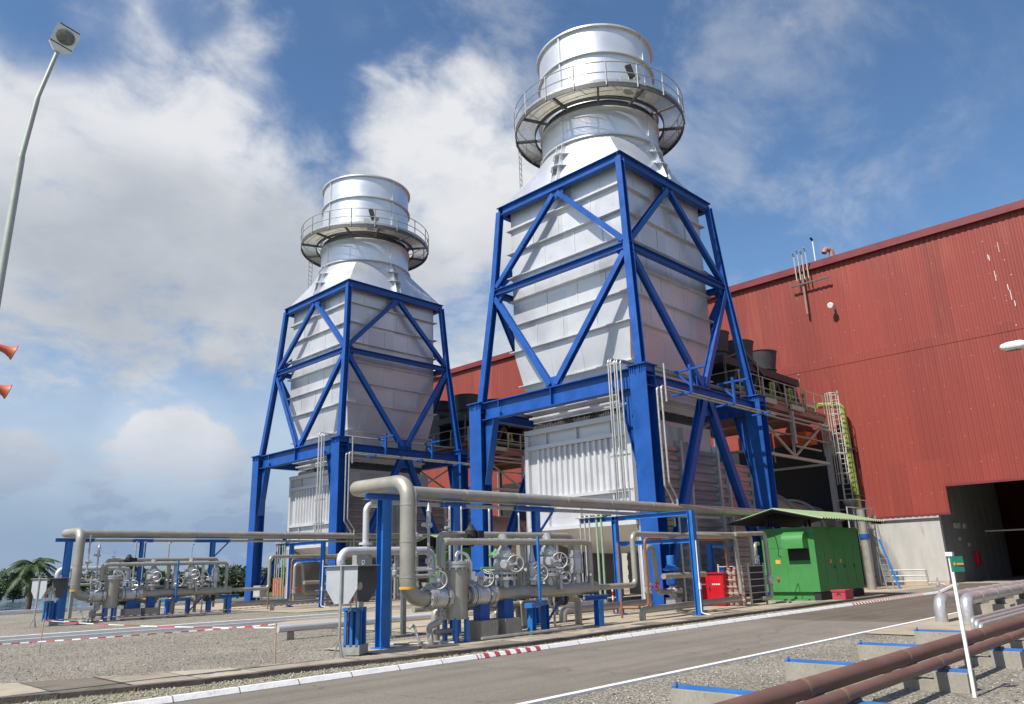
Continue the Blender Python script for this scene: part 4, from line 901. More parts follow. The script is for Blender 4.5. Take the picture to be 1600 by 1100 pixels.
tp('blue_board', lambda mb: mb.box(28.45,28.5,16.08,16.26,.05,1.5), 'blue')
def f(mb):
    for x, y in ((28.4,16.3),(28.4,15.02),(29.65,15.02)): mb.bar((x,y,.02),(x,y,1.6),.06,.06)
    for k in range(6):
        z = .25+.25*k; mb.tube([(28.38,16.3,z),(28.38,15.0,z),(29.67,15.0,z)],.018,6)
tp('frame', f, 'cream')

# ------------------------------------------------------------------ street furniture and right foreground
t = thing('sign_post', 'leaning white post with a small green sign in the gravel', 'sign', (11.25,3.11,0))
tp('post', lambda mb: mb.bar((11.25,3.11,-.05),(11.25,3.11,1.70),.038,.038), 'white')
def f(mb): mb.obox((11.17,3.02,1.58),(.012,.016,0),(.066,-.046,0),(0,0,.095))
tp('board', f, 'sign_green')
def f(mb):
    n = V((-.016,-.021,0)); u = V((.8,-.6,0)); c = V((11.17,3.02,1.58))+n
    mb.obox(c-u*.05,u*.016,(.002,.003,0),(0,0,.007)); mb.prism([c-u*.075,c-u*.055+V((0,0,.03)),c-u*.055-V((0,0,.03))],n*.15)
    for k in range(5): mb.obox(c+u*(-.012+.018*k),u*.007,(.002,.003,0),(0,0,.012))
tp('lettering', f, 'yellow')
tp('cap', lambda mb: mb.box(11.21,11.29,3.07,3.15,1.68,1.73), 'white')
# brown pipe pair on sleepers
for (ya, yb, r, lab) in ((4.62,3.72,.125,'thicker brown pipe on concrete sleepers, the one nearer the road'),(3.72,3.02,.095,'thinner brown pipe on concrete sleepers, the one nearer the green sign')):
    pass
pipesA = [((3.0,3.93,.37),(50,3.93,.49),.10,'thicker brown pipe on low sleepers, the one nearer the road'),((3.0,3.52,.335),(50,3.52,.455),.068,'thinner brown pipe on low sleepers, the one away from the road')]
for p, q, r, lab in pipesA:
    t = thing('ground_pipe', lab, 'pipe', p, 'brown ground pipes')
    tp('pipe', lambda mb: mb.tube([p,q],r,20), 'brown')
    for x in (8.3,11.4,15.0):
        a = V(p).lerp(V(q),(x-p[0])/(q[0]-p[0])); tp('weld_band', lambda mb: mb.lathe(a,(1,0,.003),[(0,r-.002),(0,r+.004),(.07,r+.004),(.07,r-.002)],20,False), 'band')
labs = ['blue-topped concrete sleeper at the bottom edge, nearest under the brown pipes','second nearest blue-topped concrete sleeper under the brown pipes','third blue-topped concrete sleeper from the front, half hidden by the brown pipes','farthest blue-topped concrete sleeper under the brown pipes, beside the sandy pad','farthest blue-topped concrete sleeper under the brown pipes']
for i, x in enumerate((8.62,11.65,14.45,17.4)):
    t = thing('pipe_sleeper', labs[i], 'pipe support', (x,4.4,0), 'sleepers under the brown pipes')
    mb = MB(); tp('block', lambda mb: [mb.box(x-.17,x+.17,4.25,5.66,-.05,.235), mb.box(x-.17,x+.17,3.22,3.62,-.05,.235), mb.box(x-.14,x+.14,3.621,4.249,-.05,.12)], 'concrete')
    tp('steel_plate', lambda mb: [mb.box(x-.09,x+.09,3.2,5.69,.2355,.262), mb.bar((x-.1,5.62,.27),(x-.1,5.62,.31),.03,.03)], 'blue_plate')
    tp('pipe_shoe', lambda mb: mb.box(x-.1,x+.1,3.88,3.98,.263,.30), 'brown'); tp('pipe_shoe', lambda mb: mb.box(x-.1,x+.1,3.48,3.56,.263,.285), 'brown')
for k, (x, y, lab) in enumerate(((22.78,6.75,'silver clad pipe rising from the ground left of its twin, near the white sign'),(22.85,6.15,'silver clad pipe rising just behind the white sign post'))):
    t = thing('insulated_pipe', lab, 'pipe', (x,y,0), 'silver insulated pipes')
    tp('pipe', lambda mb: mb.tube([(x,y,0),(x,y,.58),(50,y,.71)],.15,20,.28), 'silver')
    for j in range(12): tp('seam', lambda mb: mb.lathe((x+1.2+1.5*j,y,.582+.0048*(1.2+1.5*j)),(1,0,.005),[(0,.145),(0,.156),(.04,.156),(.04,.145)],20,False), 'galv')
t = thing('drain_valve', 'small white tap standing on the left silver pipe elbow', 'valve', (22.95,6.75,.8))
tp('stem', lambda mb: mb.tube([(22.95,6.75,.69),(22.95,6.75,1.12)],.022,8), 'silver')
tp('handle', lambda mb: [mb.tube([(22.85,6.95,.98),(22.95,6.75,.98),(23.0,6.6,.94)],.03,8), mb.lathe((22.95,6.75,.9),(0,0,1),[(0,.03),(.03,.06),(.1,.06),(.13,.03)],10)], 'silver')
for i, x in enumerate((26.2,29.0,32.2,36.0)):
    t = thing('low_sleeper', ['nearest','second','third','farthest'][i]+' small concrete block under the silver pipes', 'pipe support', (x,6.4,0), 'blocks under the silver pipes')
    tp('block', lambda mb: mb.box(x-.3,x+.3,5.85,7.05,-.02,.30), 'concrete'); tp('shoe', lambda mb: mb.box(x-.15,x+.15,6.68,6.82,.301,.50), 'dark_steel'); tp('shoe', lambda mb: mb.box(x-.15,x+.15,6.08,6.22,.301,.50), 'dark_steel')
sheet('stub_pad', 'slab', [(18.9,5.2,.02),(26,5.2,.02),(26,7.3,.02),(18.9,7.3,.02)])
for k, y in enumerate((4.75,4.95,5.15)):
    t = thing('thin_pipe', ['lowest','middle','upper'][k]+' of three thin silver pipes beside the brown pipes', 'pipe', (18.2,y,0), 'thin silver pipes')
    x = 18.4+.5*k
    tp('pipe', lambda mb: mb.tube([(x,y,0),(x,y,.30+.02*k),(50,y,.42+.02*k)],.05,10,.09), 'silver')
# lamps
t = thing('street_lamp', 'tall grey street lamp with curved arm at the left edge', 'street lamp', (2.55,13.77,0))
tp('pole', lambda mb: mb.tube([(2.55,13.77,0),(2.55,13.77,5.0),(2.57,13.77,8.6),(2.66,13.75,9.75),(2.84,13.71,10.75)],lambda u: .062-.028*u,14,1.2), 'lamp_grey')
def f(mb):
    a = V((2.84,13.71,10.75)); d = (V((2.97,13.68,11.28))-a).normalized(); toc = (V((0,0,1.7))-a).normalized()
    s = d.cross(toc).normalized(); n = s.cross(d).normalized()
    global LH; LH = (a, d, s, n)
    out = [a+d*.0+s*.07, a+d*.12+s*.19, a+d*.52+s*.20, a+d*.56+s*.16, a+d*.56-s*.16, a+d*.52-s*.20, a+d*.12-s*.19, a+d*.0-s*.07]
    inn = [p for p in out]
    c = a+d*.3
    mb.prism([p+n*.04 for p in out], -n*.05)
    top = [c+(p-c)*.75-n*.13 for p in out]
    vs = [p-n*.01 for p in out]+top; k = len(out)
    mb.add(vs,[(i,(i+1)%k,(i+1)%k+k,i+k) for i in range(k)]+[tuple(range(k,2*k))])
tp('head', f, 'white')
a, d, s, n = LH
tp('lens', lambda mb: mb.lathe(a+d*.33+n*.035,n,[(0,.155),(.025,.15),(.045,.10),(.05,.02)],24), 'lens')
for q, ww in ((.14,.18),(.54,.17)): tp('rim', lambda mb: mb.obox(a+d*q+n*.041,s*ww,d*.008,n*.006), 'dark')
for z, lab in ((5.25,'upper orange horn loudspeaker on the lamp pole at the left edge'),(4.62,'lower orange horn loudspeaker on the lamp pole at the left edge')):
    t = thing('horn_speaker', lab, 'loudspeaker', (2.55,13.77,z), 'horns on the lamp pole')
    dd = V((.62,-.05,-.18)).normalized(); o = V((2.52,13.72,z+.06))
    tp('horn', lambda mb: mb.lathe(o+dd*.08,dd,[(0,.04),(.08,.05),(.18,.065),(.26,.10),(.29,.125),(.30,.12),(.24,.08),(.05,.03)],20,False), 'horn')
    tp('driver', lambda mb: mb.lathe(o-dd*.06,dd,[(0,.06),(.02,.075),(.14,.075),(.17,.05)],14), 'dark_steel')
    tp('bracket', lambda mb: [mb.bar((2.55,13.77,z+.1),o,.03,.05), mb.torus((2.55,13.77,z+.1),(0,0,1),.085,.015,14,6)], 'dark_steel')
t = thing('street_lamp', 'white street lamp head on an arm reaching in from the right edge', 'street lamp', (27,2.4,0))
tp('pole', lambda mb: mb.tube([(27,2.4,0),(27,2.4,7.3),(27,2.9,7.72),(27,4.3,7.80)],lambda u: .09-.05*u,12,.5), 'lamp_grey')
def f(mb):
    mb.lathe((27,4.25,7.80),(0,1,.03),[(0,.05),(.06,.09),(.2,.14),(.55,.13),(.72,.08),(.76,.02)],14)
tp('head', f, 'white')
tp('lens', lambda mb: mb.obox((27,4.66,7.70),(.1,0,0),(0,.2,.006),(0,0,.035)), 'lens')
frame(1.155, -.2635)
# low pipe rail, riser and ladder by the base wall
t = thing('pipe_rail', 'low grey pipe railing with blue posts before the pale base wall', 'railing', (43,14.3,0))
tp('rail', lambda mb: [mb.tube([(43,15.6,z),(43,13.1,z)],.035,8) for z in (1.0,.72,.45)]+[mb.tube([(43,13.1,1.0),(43,13.05,.2)],.05,8)], 'galv')
for y in (14.5,15.4): tp('post', lambda mb: mb.bar((43.05,y,.12),(43.05,y,.95),.08,.08), 'sky_blue')
t = thing('riser_pipe', 'thick grey standpipe right behind the green enclosure', 'pipe', (38.4,14.15,0))
tp('pipe', lambda mb: mb.tube([(38.4,14.15,0),(38.4,14.15,3.9)],.19,14), 'pipe'); tp('band', lambda mb: mb.ring((38.4,14.15,0),.185,.24,2.55,2.75,18), 'blue')
t = thing('step_ladder', 'leaning pale ladder with a blue pole beside the grey standpipe', 'ladder', (39.2,13.9,0))
tp('rails', lambda mb: [mb.bar((39.0,13.5+g,.03),(39.3,14.0+g,3.6),.05,.05) for g in (-.16,.16)]+[mb.bar((39.02+.022*k,13.34+.038*k,.3+.26*k),(39.02+.022*k,13.66+.038*k,.3+.26*k),.025,.025) for k in range(13)], 'galv')
tp('prop', lambda mb: mb.bar((39.3,13.15,.03),(39.1,13.75,2.5),.09,.09), 'sky_blue')
t = thing('service_walkway', 'small railed walkway behind the green roof at the foot of the white ladder', 'walkway', (40,15.5,0))
tp('deck', lambda mb: mb.box(39.0,42.4,15.0,16.2,3.05,3.11), 'galv')
tp('railing', lambda mb: [mb.tube([(39,15.0,z),(42.4,15.0,z)],.025,6) for z in (3.6,4.1)]+[mb.bar((39+.85*k,15.0,3.0),(39+.85*k,15.0,4.12),.05,.05) for k in range(5)], 'cream')
for x in (39.2,42.2): tp('post', lambda mb: mb.bar((x,15.1,0),(x,15.1,3.05),.1,.1), 'galv')
tp('duct_stub', lambda mb: mb.lathe((41.4,15.7,3.12),(0,0,1),[(0,.28),(1.2,.28),(1.3,.34),(1.45,.34)],16), 'dark_steel')
frame(1., 0.)
# ------------------------------------------------------------------ gas skid (one per unit)
YF, YB, XV = 14.6, 17.0, 11.45
g = 'gas pipelines'
gp = thing('gas_pipeline', 'large clad gas pipe with elbows and valve train, nearer skid', 'pipe', (XV,YF,0), 'clad gas pipelines', 'large clad gas pipe with elbows and valve train, farther skid on the left')
def pp(name, fn, m, parent=None): mb = MB(); fn(mb); return mb.build(name, m, parent or gp)
pp('pipe', lambda mb: mb.tube([(38,YB,3.79),(XV,YB,3.79),(XV,YF,3.76),(XV,YF,1.08),(12.62,YF,1.08)],.185,22,.42), 'pipe')
for x in (13.2,15.4,17.6,20,22.4,25,28): pp('seam', lambda mb: mb.lathe((x,YB,3.79),(1,0,0),[(0,.18),(0,.193),(.03,.193),(.03,.18)],22,False), 'galv')
for z in (1.55,2.35,3.2): pp('seam', lambda mb: mb.ring((XV,YF,0),.18,.193,z,z+.025,22), 'galv')
pp('marker_band', lambda mb: mb.ring((XV,YF,0),.183,.190,1.3,1.36,22), 'yellow')
pp('branch_pipe', lambda mb: mb.tube([(30,YB-.05,3.49),(12.1,YB-.05,3.49)],.06,10), 'galv')
pp('header', lambda mb: mb.tube([(13.2,YF,1.08),(18.35,YF,1.08)],.18,22), 'pipe')
pp('marker_band', lambda mb: mb.lathe((14.22,YF,1.08),(1,0,0),[(0,.176),(0,.187),(.07,.187),(.07,.176)],22,False), 'yellow')
pp('outlet_pipe', lambda mb: mb.tube([(18.3,YF,1.08),(20.35,YF,1.08),(20.35,YF,2.62),(28.0,YF+.6,2.62),(28.0,YF+.6,.5)],.085,14,.2), 'pipe')
def flange(mb, c, ax, r, t=.05, bolts=10):
    c = V(c); ax = V(ax).normalized()
    mb.lathe(c-ax*t,ax,[(0,r*.7),(0,r),(t*.9,r),(t*.95,r*.94),(t*1.05,r*.94),(t*1.1,r),(2*t,r),(2*t,r*.7)],24,False)
    ref = V((0,0,1)) if abs(ax.z) < .9 else V((1,0,0)); u = ax.cross(ref).normalized(); w_ = ax.cross(u)
    for k in range(bolts):
        a = 2*PI*k/bolts; p = c+(u*math.cos(a)+w_*math.sin(a))*r*.86; mb.lathe(p-ax*(t+.03),ax,[(0,.022),(2*t+.06,.022)],6)
def wheel(mb, c, ax, r, spokes=3, rot=.3):
    c = V(c); ax = V(ax).normalized(); mb.torus(c,ax,r,.017,28,8)
    ref = V((0,0,1)) if abs(ax.z) < .9 else V((1,0,0)); u = ax.cross(ref).normalized(); w_ = ax.cross(u)
    for k in range(spokes):
        a = 2*PI*k/spokes+rot; mb.tube([c-ax*.02,c+(u*math.cos(a)+w_*math.sin(a))*r],.012,6)
    mb.lathe(c-ax*.05,ax,[(0,.04),(.1,.04)],10)
AX = V((-.62,-.75,.05)).normalized()
# ball valve before the filter, with flanges and wheel
for x, nm in ((12.15,'inlet_valve'),):
    v = pp(nm, lambda mb: [mb.lathe((x-.02,YF,1.08),(1,0,0),[(-.05,.19),(.0,.25),(.35,.26),(.42,.2)],24,False), flange(mb,(x-.1,YF,1.08),(1,0,0),.28), flange(mb,(x+.02,YF,1.08),(1,0,0),.28), flange(mb,(x+.44,YF,1.08),(1,0,0),.28), mb.tube([(x+.22,YF,1.3),(x+.22,YF,1.5)],.05,8), mb.obox((x+.22,YF,1.48),(.09,0,0),(0,.09,0),(0,0,.07)), mb.tube([(x+.22,YF,1.48),(x+.1,YF-.16,1.48)],.03,8)], 'silver')
    pp('handwheel', lambda mb: wheel(mb,(x+.06,YF-.2,1.48),AX,.205), 'silver', v)
v = pp('line_valve', lambda mb: [mb.lathe((13.45,YF,1.08),(1,0,0),[(0,.19),(.06,.25),(.42,.26),(.48,.2)],24,False), flange(mb,(13.36,YF,1.08),(1,0,0),.27), flange(mb,(13.50,YF,1.08),(1,0,0),.27), flange(mb,(13.98,YF,1.08),(1,0,0),.27), flange(mb,(14.1,YF,1.08),(1,0,0),.27), mb.tube([(13.75,YF,1.3),(13.75,YF,1.46)],.09,10), mb.obox((13.78,YF,1.46),(.13,0,0),(0,.1,0),(0,0,.07)), mb.tube([(13.78,YF,1.48),(13.7,YF-.2,1.48)],.03,8)], 'silver')
pp('handwheel', lambda mb: wheel(mb,(13.72,YF-.24,1.48),AX,.2,3,1.0), 'silver', v)
# vertical regulators on the header
for x, z0, r, nm in ((14.62,1.45,.255,'regulator'),(16.35,1.5,.245,'regulator')):
    v = pp(nm, lambda mb: [mb.tube([(x,YF,1.1),(x,YF,z0)],.12,16), flange(mb,(x,YF,z0),(0,0,1),r+.07,.035,12), flange(mb,(x,YF,z0+.13),(0,0,1),r+.06,.03,12),
        mb.lathe((x,YF,z0),(0,0,1),[(.14,r*.9),(.2,r),(.34,r+.03),(.48,r),(.54,r*.9)],24,False), flange(mb,(x,YF,z0+.56),(0,0,1),r+.04,.035,12), mb.lathe((x,YF,z0),(0,0,1),[(.58,r*.8),(.68,r*.8),(.80,.11),(1.12,.10)],20,False),
        mb.lathe((x-.1,YF-.12,z0+.34),(-.8,-.6,0),[(0,.12),(.2,.12),(.24,.09)],14), mb.tube([(x+.05,YF-.3,z0+.34),(x,YF,z0+.34)],.03,8)], 'silver')
    pp('handwheel', lambda mb: wheel(mb,(x+.02,YF-.40,z0+.36),AX,.205,3,.2), 'silver', v)
v = pp('relief_valve', lambda mb: [mb.lathe((15.62,YF-.05,1.25),(0,0,1),[(0,.10),(.1,.12),(.12,.20),(.18,.20),(.22,.15),(.4,.17),(.5,.15),(.52,.19),(.57,.19),(.6,.10),(.85,.05),(1.0,.045)],20,False), mb.tube([(15.62,YF-.05,2.2),(15.62,YF-.05,2.32),(15.3,YF+.1,2.32)],.045,10,.1)], 'silver')
pp('handwheel', lambda mb: wheel(mb,(15.68,YF-.3,1.55),AX,.2,3,.5), 'silver', v)
v = pp('end_valve', lambda mb: [flange(mb,(17.55,YF,1.55),(0,0,1),.19,.03,10), mb.lathe((17.55,YF,1.2),(0,0,1),[(0,.1),(.3,.1),(.38,.17),(.7,.17),(.78,.15)],18,False), flange(mb,(17.55,YF,1.98),(0,0,1),.19,.03,10), mb.lathe((17.55,YF,2.0),(0,0,1),[(0,.15),(.14,.15)],18), mb.tube([(17.4,YF,1.75),(16.95,YF-.1,1.75)],.03,8)], 'silver')
pp('handwheel', lambda mb: wheel(mb,(16.95,YF-.12,1.75),AX,.2,3,.9), 'silver', v)
v = pp('bypass_valve', lambda mb: [mb.tube([(16.55,YF-.25,1.1),(16.55,YF-.25,1.4)],.05,8), mb.obox((16.55,YF-.25,1.42),(.1,0,0),(0,.07,0),(0,0,.06))], 'silver')
pp('handwheel', lambda mb: wheel(mb,(16.62,YF-.36,1.4),AX,.15,3,.4), 'silver', v)
# upper bypass loops
pp('bypass_loop', lambda mb: mb.tube([(12.42,YF-.1,1.75),(12.42,YF-.1,2.36),(18.05,YF-.1,2.36),(18.05,YF-.1,1.02)],.085,14,.17), 'pipe')
pp('bypass_loop', lambda mb: mb.tube([(12.72,YF+.35,1.8),(12.72,YF+.35,2.56),(17.75,YF+.35,2.56),(17.75,YF+.35,1.05)],.082,14,.17), 'pipe')
pp('actuator', lambda mb: [mb.lathe((13.55,YF+.1,2.45),(0,0,1),[(0,.1),(.06,.15),(.2,.15),(.26,.1),(.34,.06)],12), mb.obox((13.75,YF,2.55),(.09,0,0),(0,.08,0),(0,0,.09)), mb.obox((13.38,YF+.05,2.5),(.07,0,0),(0,.07,0),(0,0,.05)), mb.tube([(13.4,YF-.1,2.3),(13.7,YF+.2,2.3)],.05,8)], 'dark')
pp('vent_tap', lambda mb: [mb.tube([(12.98,YF+.3,2.6),(12.98,YF+.3,2.95)],.018,6), mb.tube([(12.86,YF+.3,2.72),(13.02,YF+.3,2.72)],.035,8), mb.tube([(12.92,YF+.3,2.9),(13.04,YF+.3,2.9)],.012,6)], 'silver')
for x in (14.62,16.35): pp('connecting_pipe', lambda mb: mb.tube([(x,YF+.1,2.52),(x,YF-.02,2.36)],.1,12), 'pipe')
pp('connecting_pipe', lambda mb: mb.tube([(15.3,YF+.05,2.3),(15.3,YF+.05,1.1)],.11,14), 'pipe')
pp('drain', lambda mb: [mb.tube([(12.45,YF,.9),(12.45,YF,.55),(12.2,YF+.15,.42),(12.3,YF+.2,.18),(12.3,YF+.2,.0)],.075,12,.1), flange(mb,(12.45,YF,.72),(0,0,1),.12,.02,8), mb.tube([(12.35,YF+.1,.3),(12.9,YF+.15,.3)],.06,10)], 'galv')
pp('lower_vessel', lambda mb: [mb.lathe((15.75,YF+.5,.12),(0,0,1),[(0,.1),(.08,.17),(.65,.18),(.72,.12)],18), mb.tube([(15.2,YF+.5,.75),(15.75,YF+.5,.75)],.09,12), mb.tube([(15.2,YF+.5,.78),(15.2,YF+.5,.1)],.08,12)], 'pipe')
# sampling pipes rising in front of the long pipe
pp('sampling_pipe', lambda mb: [mb.tube([(11.95,YF+.35,3.65),(11.95,YF+.35,1.72),(12.35,YF+.2,1.72)],.035,8,.05), mb.lathe((11.95,YF+.35,2.0),(0,0,1),[(0,.04),(.03,.07),(.12,.07),(.15,.04)],12), mb.lathe((11.95,YF+.35,2.4),(0,0,1),[(0,.04),(.04,.09),(.16,.09),(.2,.04)],12), mb.tube([(11.8,YF+.3,2.5),(12.1,YF+.3,2.5)],.05,8)], 'silver')
pp('safety_valve', lambda mb: [mb.tube([(12.33,YF+.3,1.72),(12.33,YF+.3,2.72)],.035,8), mb.lathe((12.33,YF+.3,2.7),(0,0,1),[(0,.05),(.04,.10),(.1,.10),(.14,.06),(.38,.055),(.42,.07),(.46,.05),(.62,.015)],12), mb.tube([(12.33,YF+.3,2.78),(12.14,YF+.3,2.78)],.05,8), mb.lathe((12.33,YF+.3,1.85),(0,0,1),[(0,.04),(.03,.08),(.12,.08),(.15,.04)],12)], 'silver')

# small-bore clutter round the valve train
for k, (x, y, z0, z1) in enumerate(((14.5,16.6,1.2,3.42),(14.85,16.5,1.25,3.42),(16.05,16.6,1.6,3.40),(17.1,16.4,1.7,3.3),(13.3,15.6,.9,2.1),(15.0,15.3,.3,2.0),(16.9,15.2,.6,1.9),(15.9,15.1,1.2,2.3),(17.3,15.3,.05,1.0))):
    pp('impulse_pipe', lambda mb: mb.tube([(x+.25,y,z0),(x,y,z0),(x,y,z1),(x+.18,y+.2,z1)],.026 if k%2 else .034,8,.09), 'galv' if k%3 else 'silver')
for x, y, z in ((14.1,14.35,1.45),(15.15,14.35,1.6),(16.85,14.4,1.42),(17.9,14.4,1.4)):
    g_ = pp('pressure_gauge', lambda mb: [mb.tube([(x,y+.1,z-.3),(x,y+.1,z),(x,y,z+.02)],.014,6,.03), mb.lathe((x,y,z+.05),AX,[(-.03,.045),(0,.055),(.012,.055)],14)], 'dark_steel')
    pp('dial', lambda mb: mb.lathe(V((x,y,z+.05))+AX*.013,AX,[(0,.044),(.002,.042)],14), 'cream', g_)
# second row of valves behind the header
pp('rear_header', lambda mb: mb.tube([(13.0,15.45,.02),(13.0,15.45,.78),(18.6,15.5,.78),(18.6,15.5,.02)],.11,14,.2), 'pipe')
for k, x in enumerate((13.75,14.95,15.9,16.9,17.7)):
    v = pp('rear_valve', lambda mb: [flange(mb,(x-.2,15.46,.78),(1,0,0),.18,.03,8), flange(mb,(x+.2,15.46,.78),(1,0,0),.18,.03,8), mb.lathe((x-.18,15.46,.78),(1,0,0),[(0,.12),(.18,.19),(.36,.12)],16), mb.lathe((x,15.46,.9),(0,0,1),[(0,.12),(.12,.14),(.14,.17),(.2,.17),(.22,.08),(.5,.05),(.75,.03)],14)], 'silver' if k%2 else 'dark_steel')
    pp('handwheel', lambda mb: wheel(mb,(x,15.46,1.62),(-.2,-.3,1),.17,4,.4), 'galv', v)
for x, y, z0, z1 in ((13.3,15.0,1.0,2.56),(15.75,14.95,1.0,2.5),(17.05,14.9,1.0,2.45)):
    pp('riser', lambda mb: [mb.tube([(x,y,z0),(x,y,z1)],.065,10), flange(mb,(x,y,(z0+z1)/2),(0,0,1),.12,.02,8), mb.lathe((x,y,(z0+z1)/2-.35),(0,0,1),[(0,.07),(.08,.12),(.2,.12),(.28,.07)],12)], 'silver')
pp('gauge_rack', lambda mb: [mb.bar((14.0,15.9,.05),(14.0,15.9,1.7),.06,.06), mb.bar((16.2,15.9,.05),(16.2,15.9,1.7),.06,.06), mb.bar((13.9,15.9,1.65),(16.4,15.9,1.65),.06,.06), mb.bar((13.9,15.9,1.05),(16.4,15.9,1.05),.05,.05)], 'sky_blue')
pp('junction_box', lambda mb: mb.box(14.9,15.3,15.82,15.98,1.1,1.5), 'galv')
pp('control_valve', lambda mb: [mb.lathe((15.9,16.2,1.75),(0,0,1),[(0,.06),(.25,.06),(.26,.2),(.32,.22),(.38,.2),(.42,.08),(.5,.05)],16), mb.tube([(15.3,16.2,1.7),(16.6,16.2,1.7)],.05,8)], 'green')
pp('cross_pipe', lambda mb: [mb.tube([(13.0,15.9,1.35),(18.2,16.0,1.35),(18.2,16.0,.3)],.06,10,.12), mb.tube([(12.9,16.2,.75),(17.4,16.3,.75),(17.4,16.3,.1)],.075,10,.12)], 'pipe')
pp('low_line', lambda mb: [mb.tube([(13.2,14.0,.12),(17.0,14.05,.12)],.03,8), mb.tube([(15.5,15.3,.1),(15.5,16.6,.1)],.05,8)], 'galv')
for x, y, z in ((12.8,16.85,1.9),(13.2,16.85,2.1)): pp('stop_valve', lambda mb: [mb.lathe((x,y,z-.9),(0,0,1),[(0,.03),(.6,.03),(.62,.08),(.72,.08),(.74,.05),(.88,.07),(.9,.03),(1.1,.02)],12), mb.tube([(x-.1,y,z+.1),(x+.1,y,z+.1)],.015,6)], 'silver')

fv = thing('filter_vessel', 'upright grey filter vessel on blue legs in the nearer pipe skid', 'filter', (12.92,YF,0), 'filter vessels', 'upright grey filter vessel on blue legs in the farther pipe skid')
def vp(name, fn, m): mb = MB(); fn(mb); return mb.build(name, m, fv)
vp('body', lambda mb: mb.lathe((12.92,YF,0),(0,0,1),[(.55,.18),(.56,.30),(1.74,.30),(1.74,.28)],28), 'pipe')
vp('lid', lambda mb: [mb.lathe((12.92,YF,0),(0,0,1),[(1.74,.30),(1.75,.36),(1.80,.36),(1.805,.33),(1.82,.33),(1.825,.36),(1.89,.36),(1.90,.30)],28)]+[mb.lathe((12.92+.335*math.cos(2*PI*k/14),YF+.335*math.sin(2*PI*k/14),1.70),(0,0,1),[(0,.02),(.24,.02)],6) for k in range(14)], 'silver')
vp('davit_arm', lambda mb: [mb.tube([(12.95,YF,1.92),(12.97,YF,2.08),(13.05,YF-.02,2.12),(13.25,YF-.05,2.06),(13.36,YF-.08,1.85),(13.36,YF-.08,1.55)],.04,10,.1), mb.obox((13.36,YF-.1,1.55),(.07,0,0),(0,.07,0),(0,0,.1))], 'white')
for a in (R(225),R(315),R(45),R(135)):
    vp('leg', lambda mb: mb.bar((12.92+.26*math.cos(a),YF+.26*math.sin(a),.03),(12.92+.26*math.cos(a),YF+.26*math.sin(a),.6),.09,.09), 'sky_blue')

def support(x, y, z1, lab, lab2, cap0, cap1, brace=None, w_=.2):
    t = thing('pipe_support', lab, 'pipe support', (x,y,0), 'blue pipe supports', lab2)
    mb = MB(); mb.ibeam((x,y,.05),(x,y,z1-.15),w_,w_*1.05,(0,1,0),.015,.012); mb.build('post', 'sky_blue', t)
    mb = MB(); mb.ibeam((x+cap0,y,z1-.075),(x+cap1,y,z1-.075),.15,.22,(0,0,1),.014,.012); mb.build('cap_beam', 'sky_blue', t)
    mb = MB(); mb.box(x-.2,x+.2,y-.2,y+.2,.032,.05); mb.build('base_plate', 'sky_blue', t)
    if brace: mb = MB(); mb.bar((x+.05,y,z1-.9),(x+brace,y,z1-.16),.06,.06); mb.build('brace', 'sky_blue', t)
    return t
t = support(11.19,15.17,3.50,'tall light blue support post under the big elbow, nearer skid','tall light blue support post under the big elbow, farther skid',-.55,1.0,None,.24)
support(14.9,16.85,3.56,'light blue post behind the valves, second from the big elbow of the nearer skid','light blue post behind the valves, second from the big elbow of the farther skid',-.45,.45,None,.22)
support(18.35,16.85,3.56,'light blue post with a diagonal bracket under the long pipe, nearer skid','light blue post with a diagonal bracket under the long pipe, farther skid',-.9,.9,.8,.2)
t = thing('saddle_stand', 'light blue T-shaped stand at the end of the valve header, nearer skid', 'pipe support', (18.3,14.35,0), 'low pipe stands', 'light blue T-shaped stand at the end of the valve header, farther skid')
mb = MB(); mb.ibeam((18.2,14.4,.05),(18.2,14.4,.74),.2,.2,(0,1,0),.015,.012); mb.build('post', 'sky_blue', t)
mb = MB(); mb.ibeam((17.75,14.5,.81),(18.75,14.5,.81),.14,.24); mb.build('cap_beam', 'sky_blue', t)
t = thing('table_stand', 'low light blue two-legged stand under the valve header, nearer skid', 'pipe support', (15.9,14.5,0), 'low pipe stands', 'low light blue two-legged stand under the valve header, farther skid')
mb = MB(); mb.ibeam((15.25,14.28,.05),(15.25,14.28,.70),.16,.18,(1,0,0),.014,.012); mb.build('leg', 'sky_blue', t)
mb = MB(); mb.ibeam((16.45,14.9,.05),(16.45,14.9,.70),.16,.18,(1,0,0),.014,.012); mb.build('leg', 'sky_blue', t)
mb = MB(); mb.bar((15.0,14.15,.76),(16.5,14.95,.76),.2,.12); mb.build('top_beam', 'sky_blue', t)
mb = MB(); mb.bar((15.6,14.28,.82),(15.6,14.28,2.5),.06,.06); mb.build('upright', 'sky_blue', t)
mb = MB(); mb.bar((16.5,14.9,.2),(17.2,14.9,.88),.05,.05); mb.build('brace', 'blue', t)
for k, x in enumerate((13.78,14.62)):
    t = thing('pipe_block', ['left','right'][k]+' stained concrete block carrying the valve header, nearer skid', 'pipe support', (x,YF,0), 'concrete pipe blocks', ['left','right'][k]+' stained concrete block carrying the valve header, farther skid')
    mb = MB(); mb.box(x-.29,x+.29,YF-.29,YF+.29,.0,.48); mb.build('block', 'concrete', t)
    mb = MB(); mb.box(x-.16,x+.16,YF-.13,YF+.13,.482,.93); mb.build('saddle', 'blue', t)

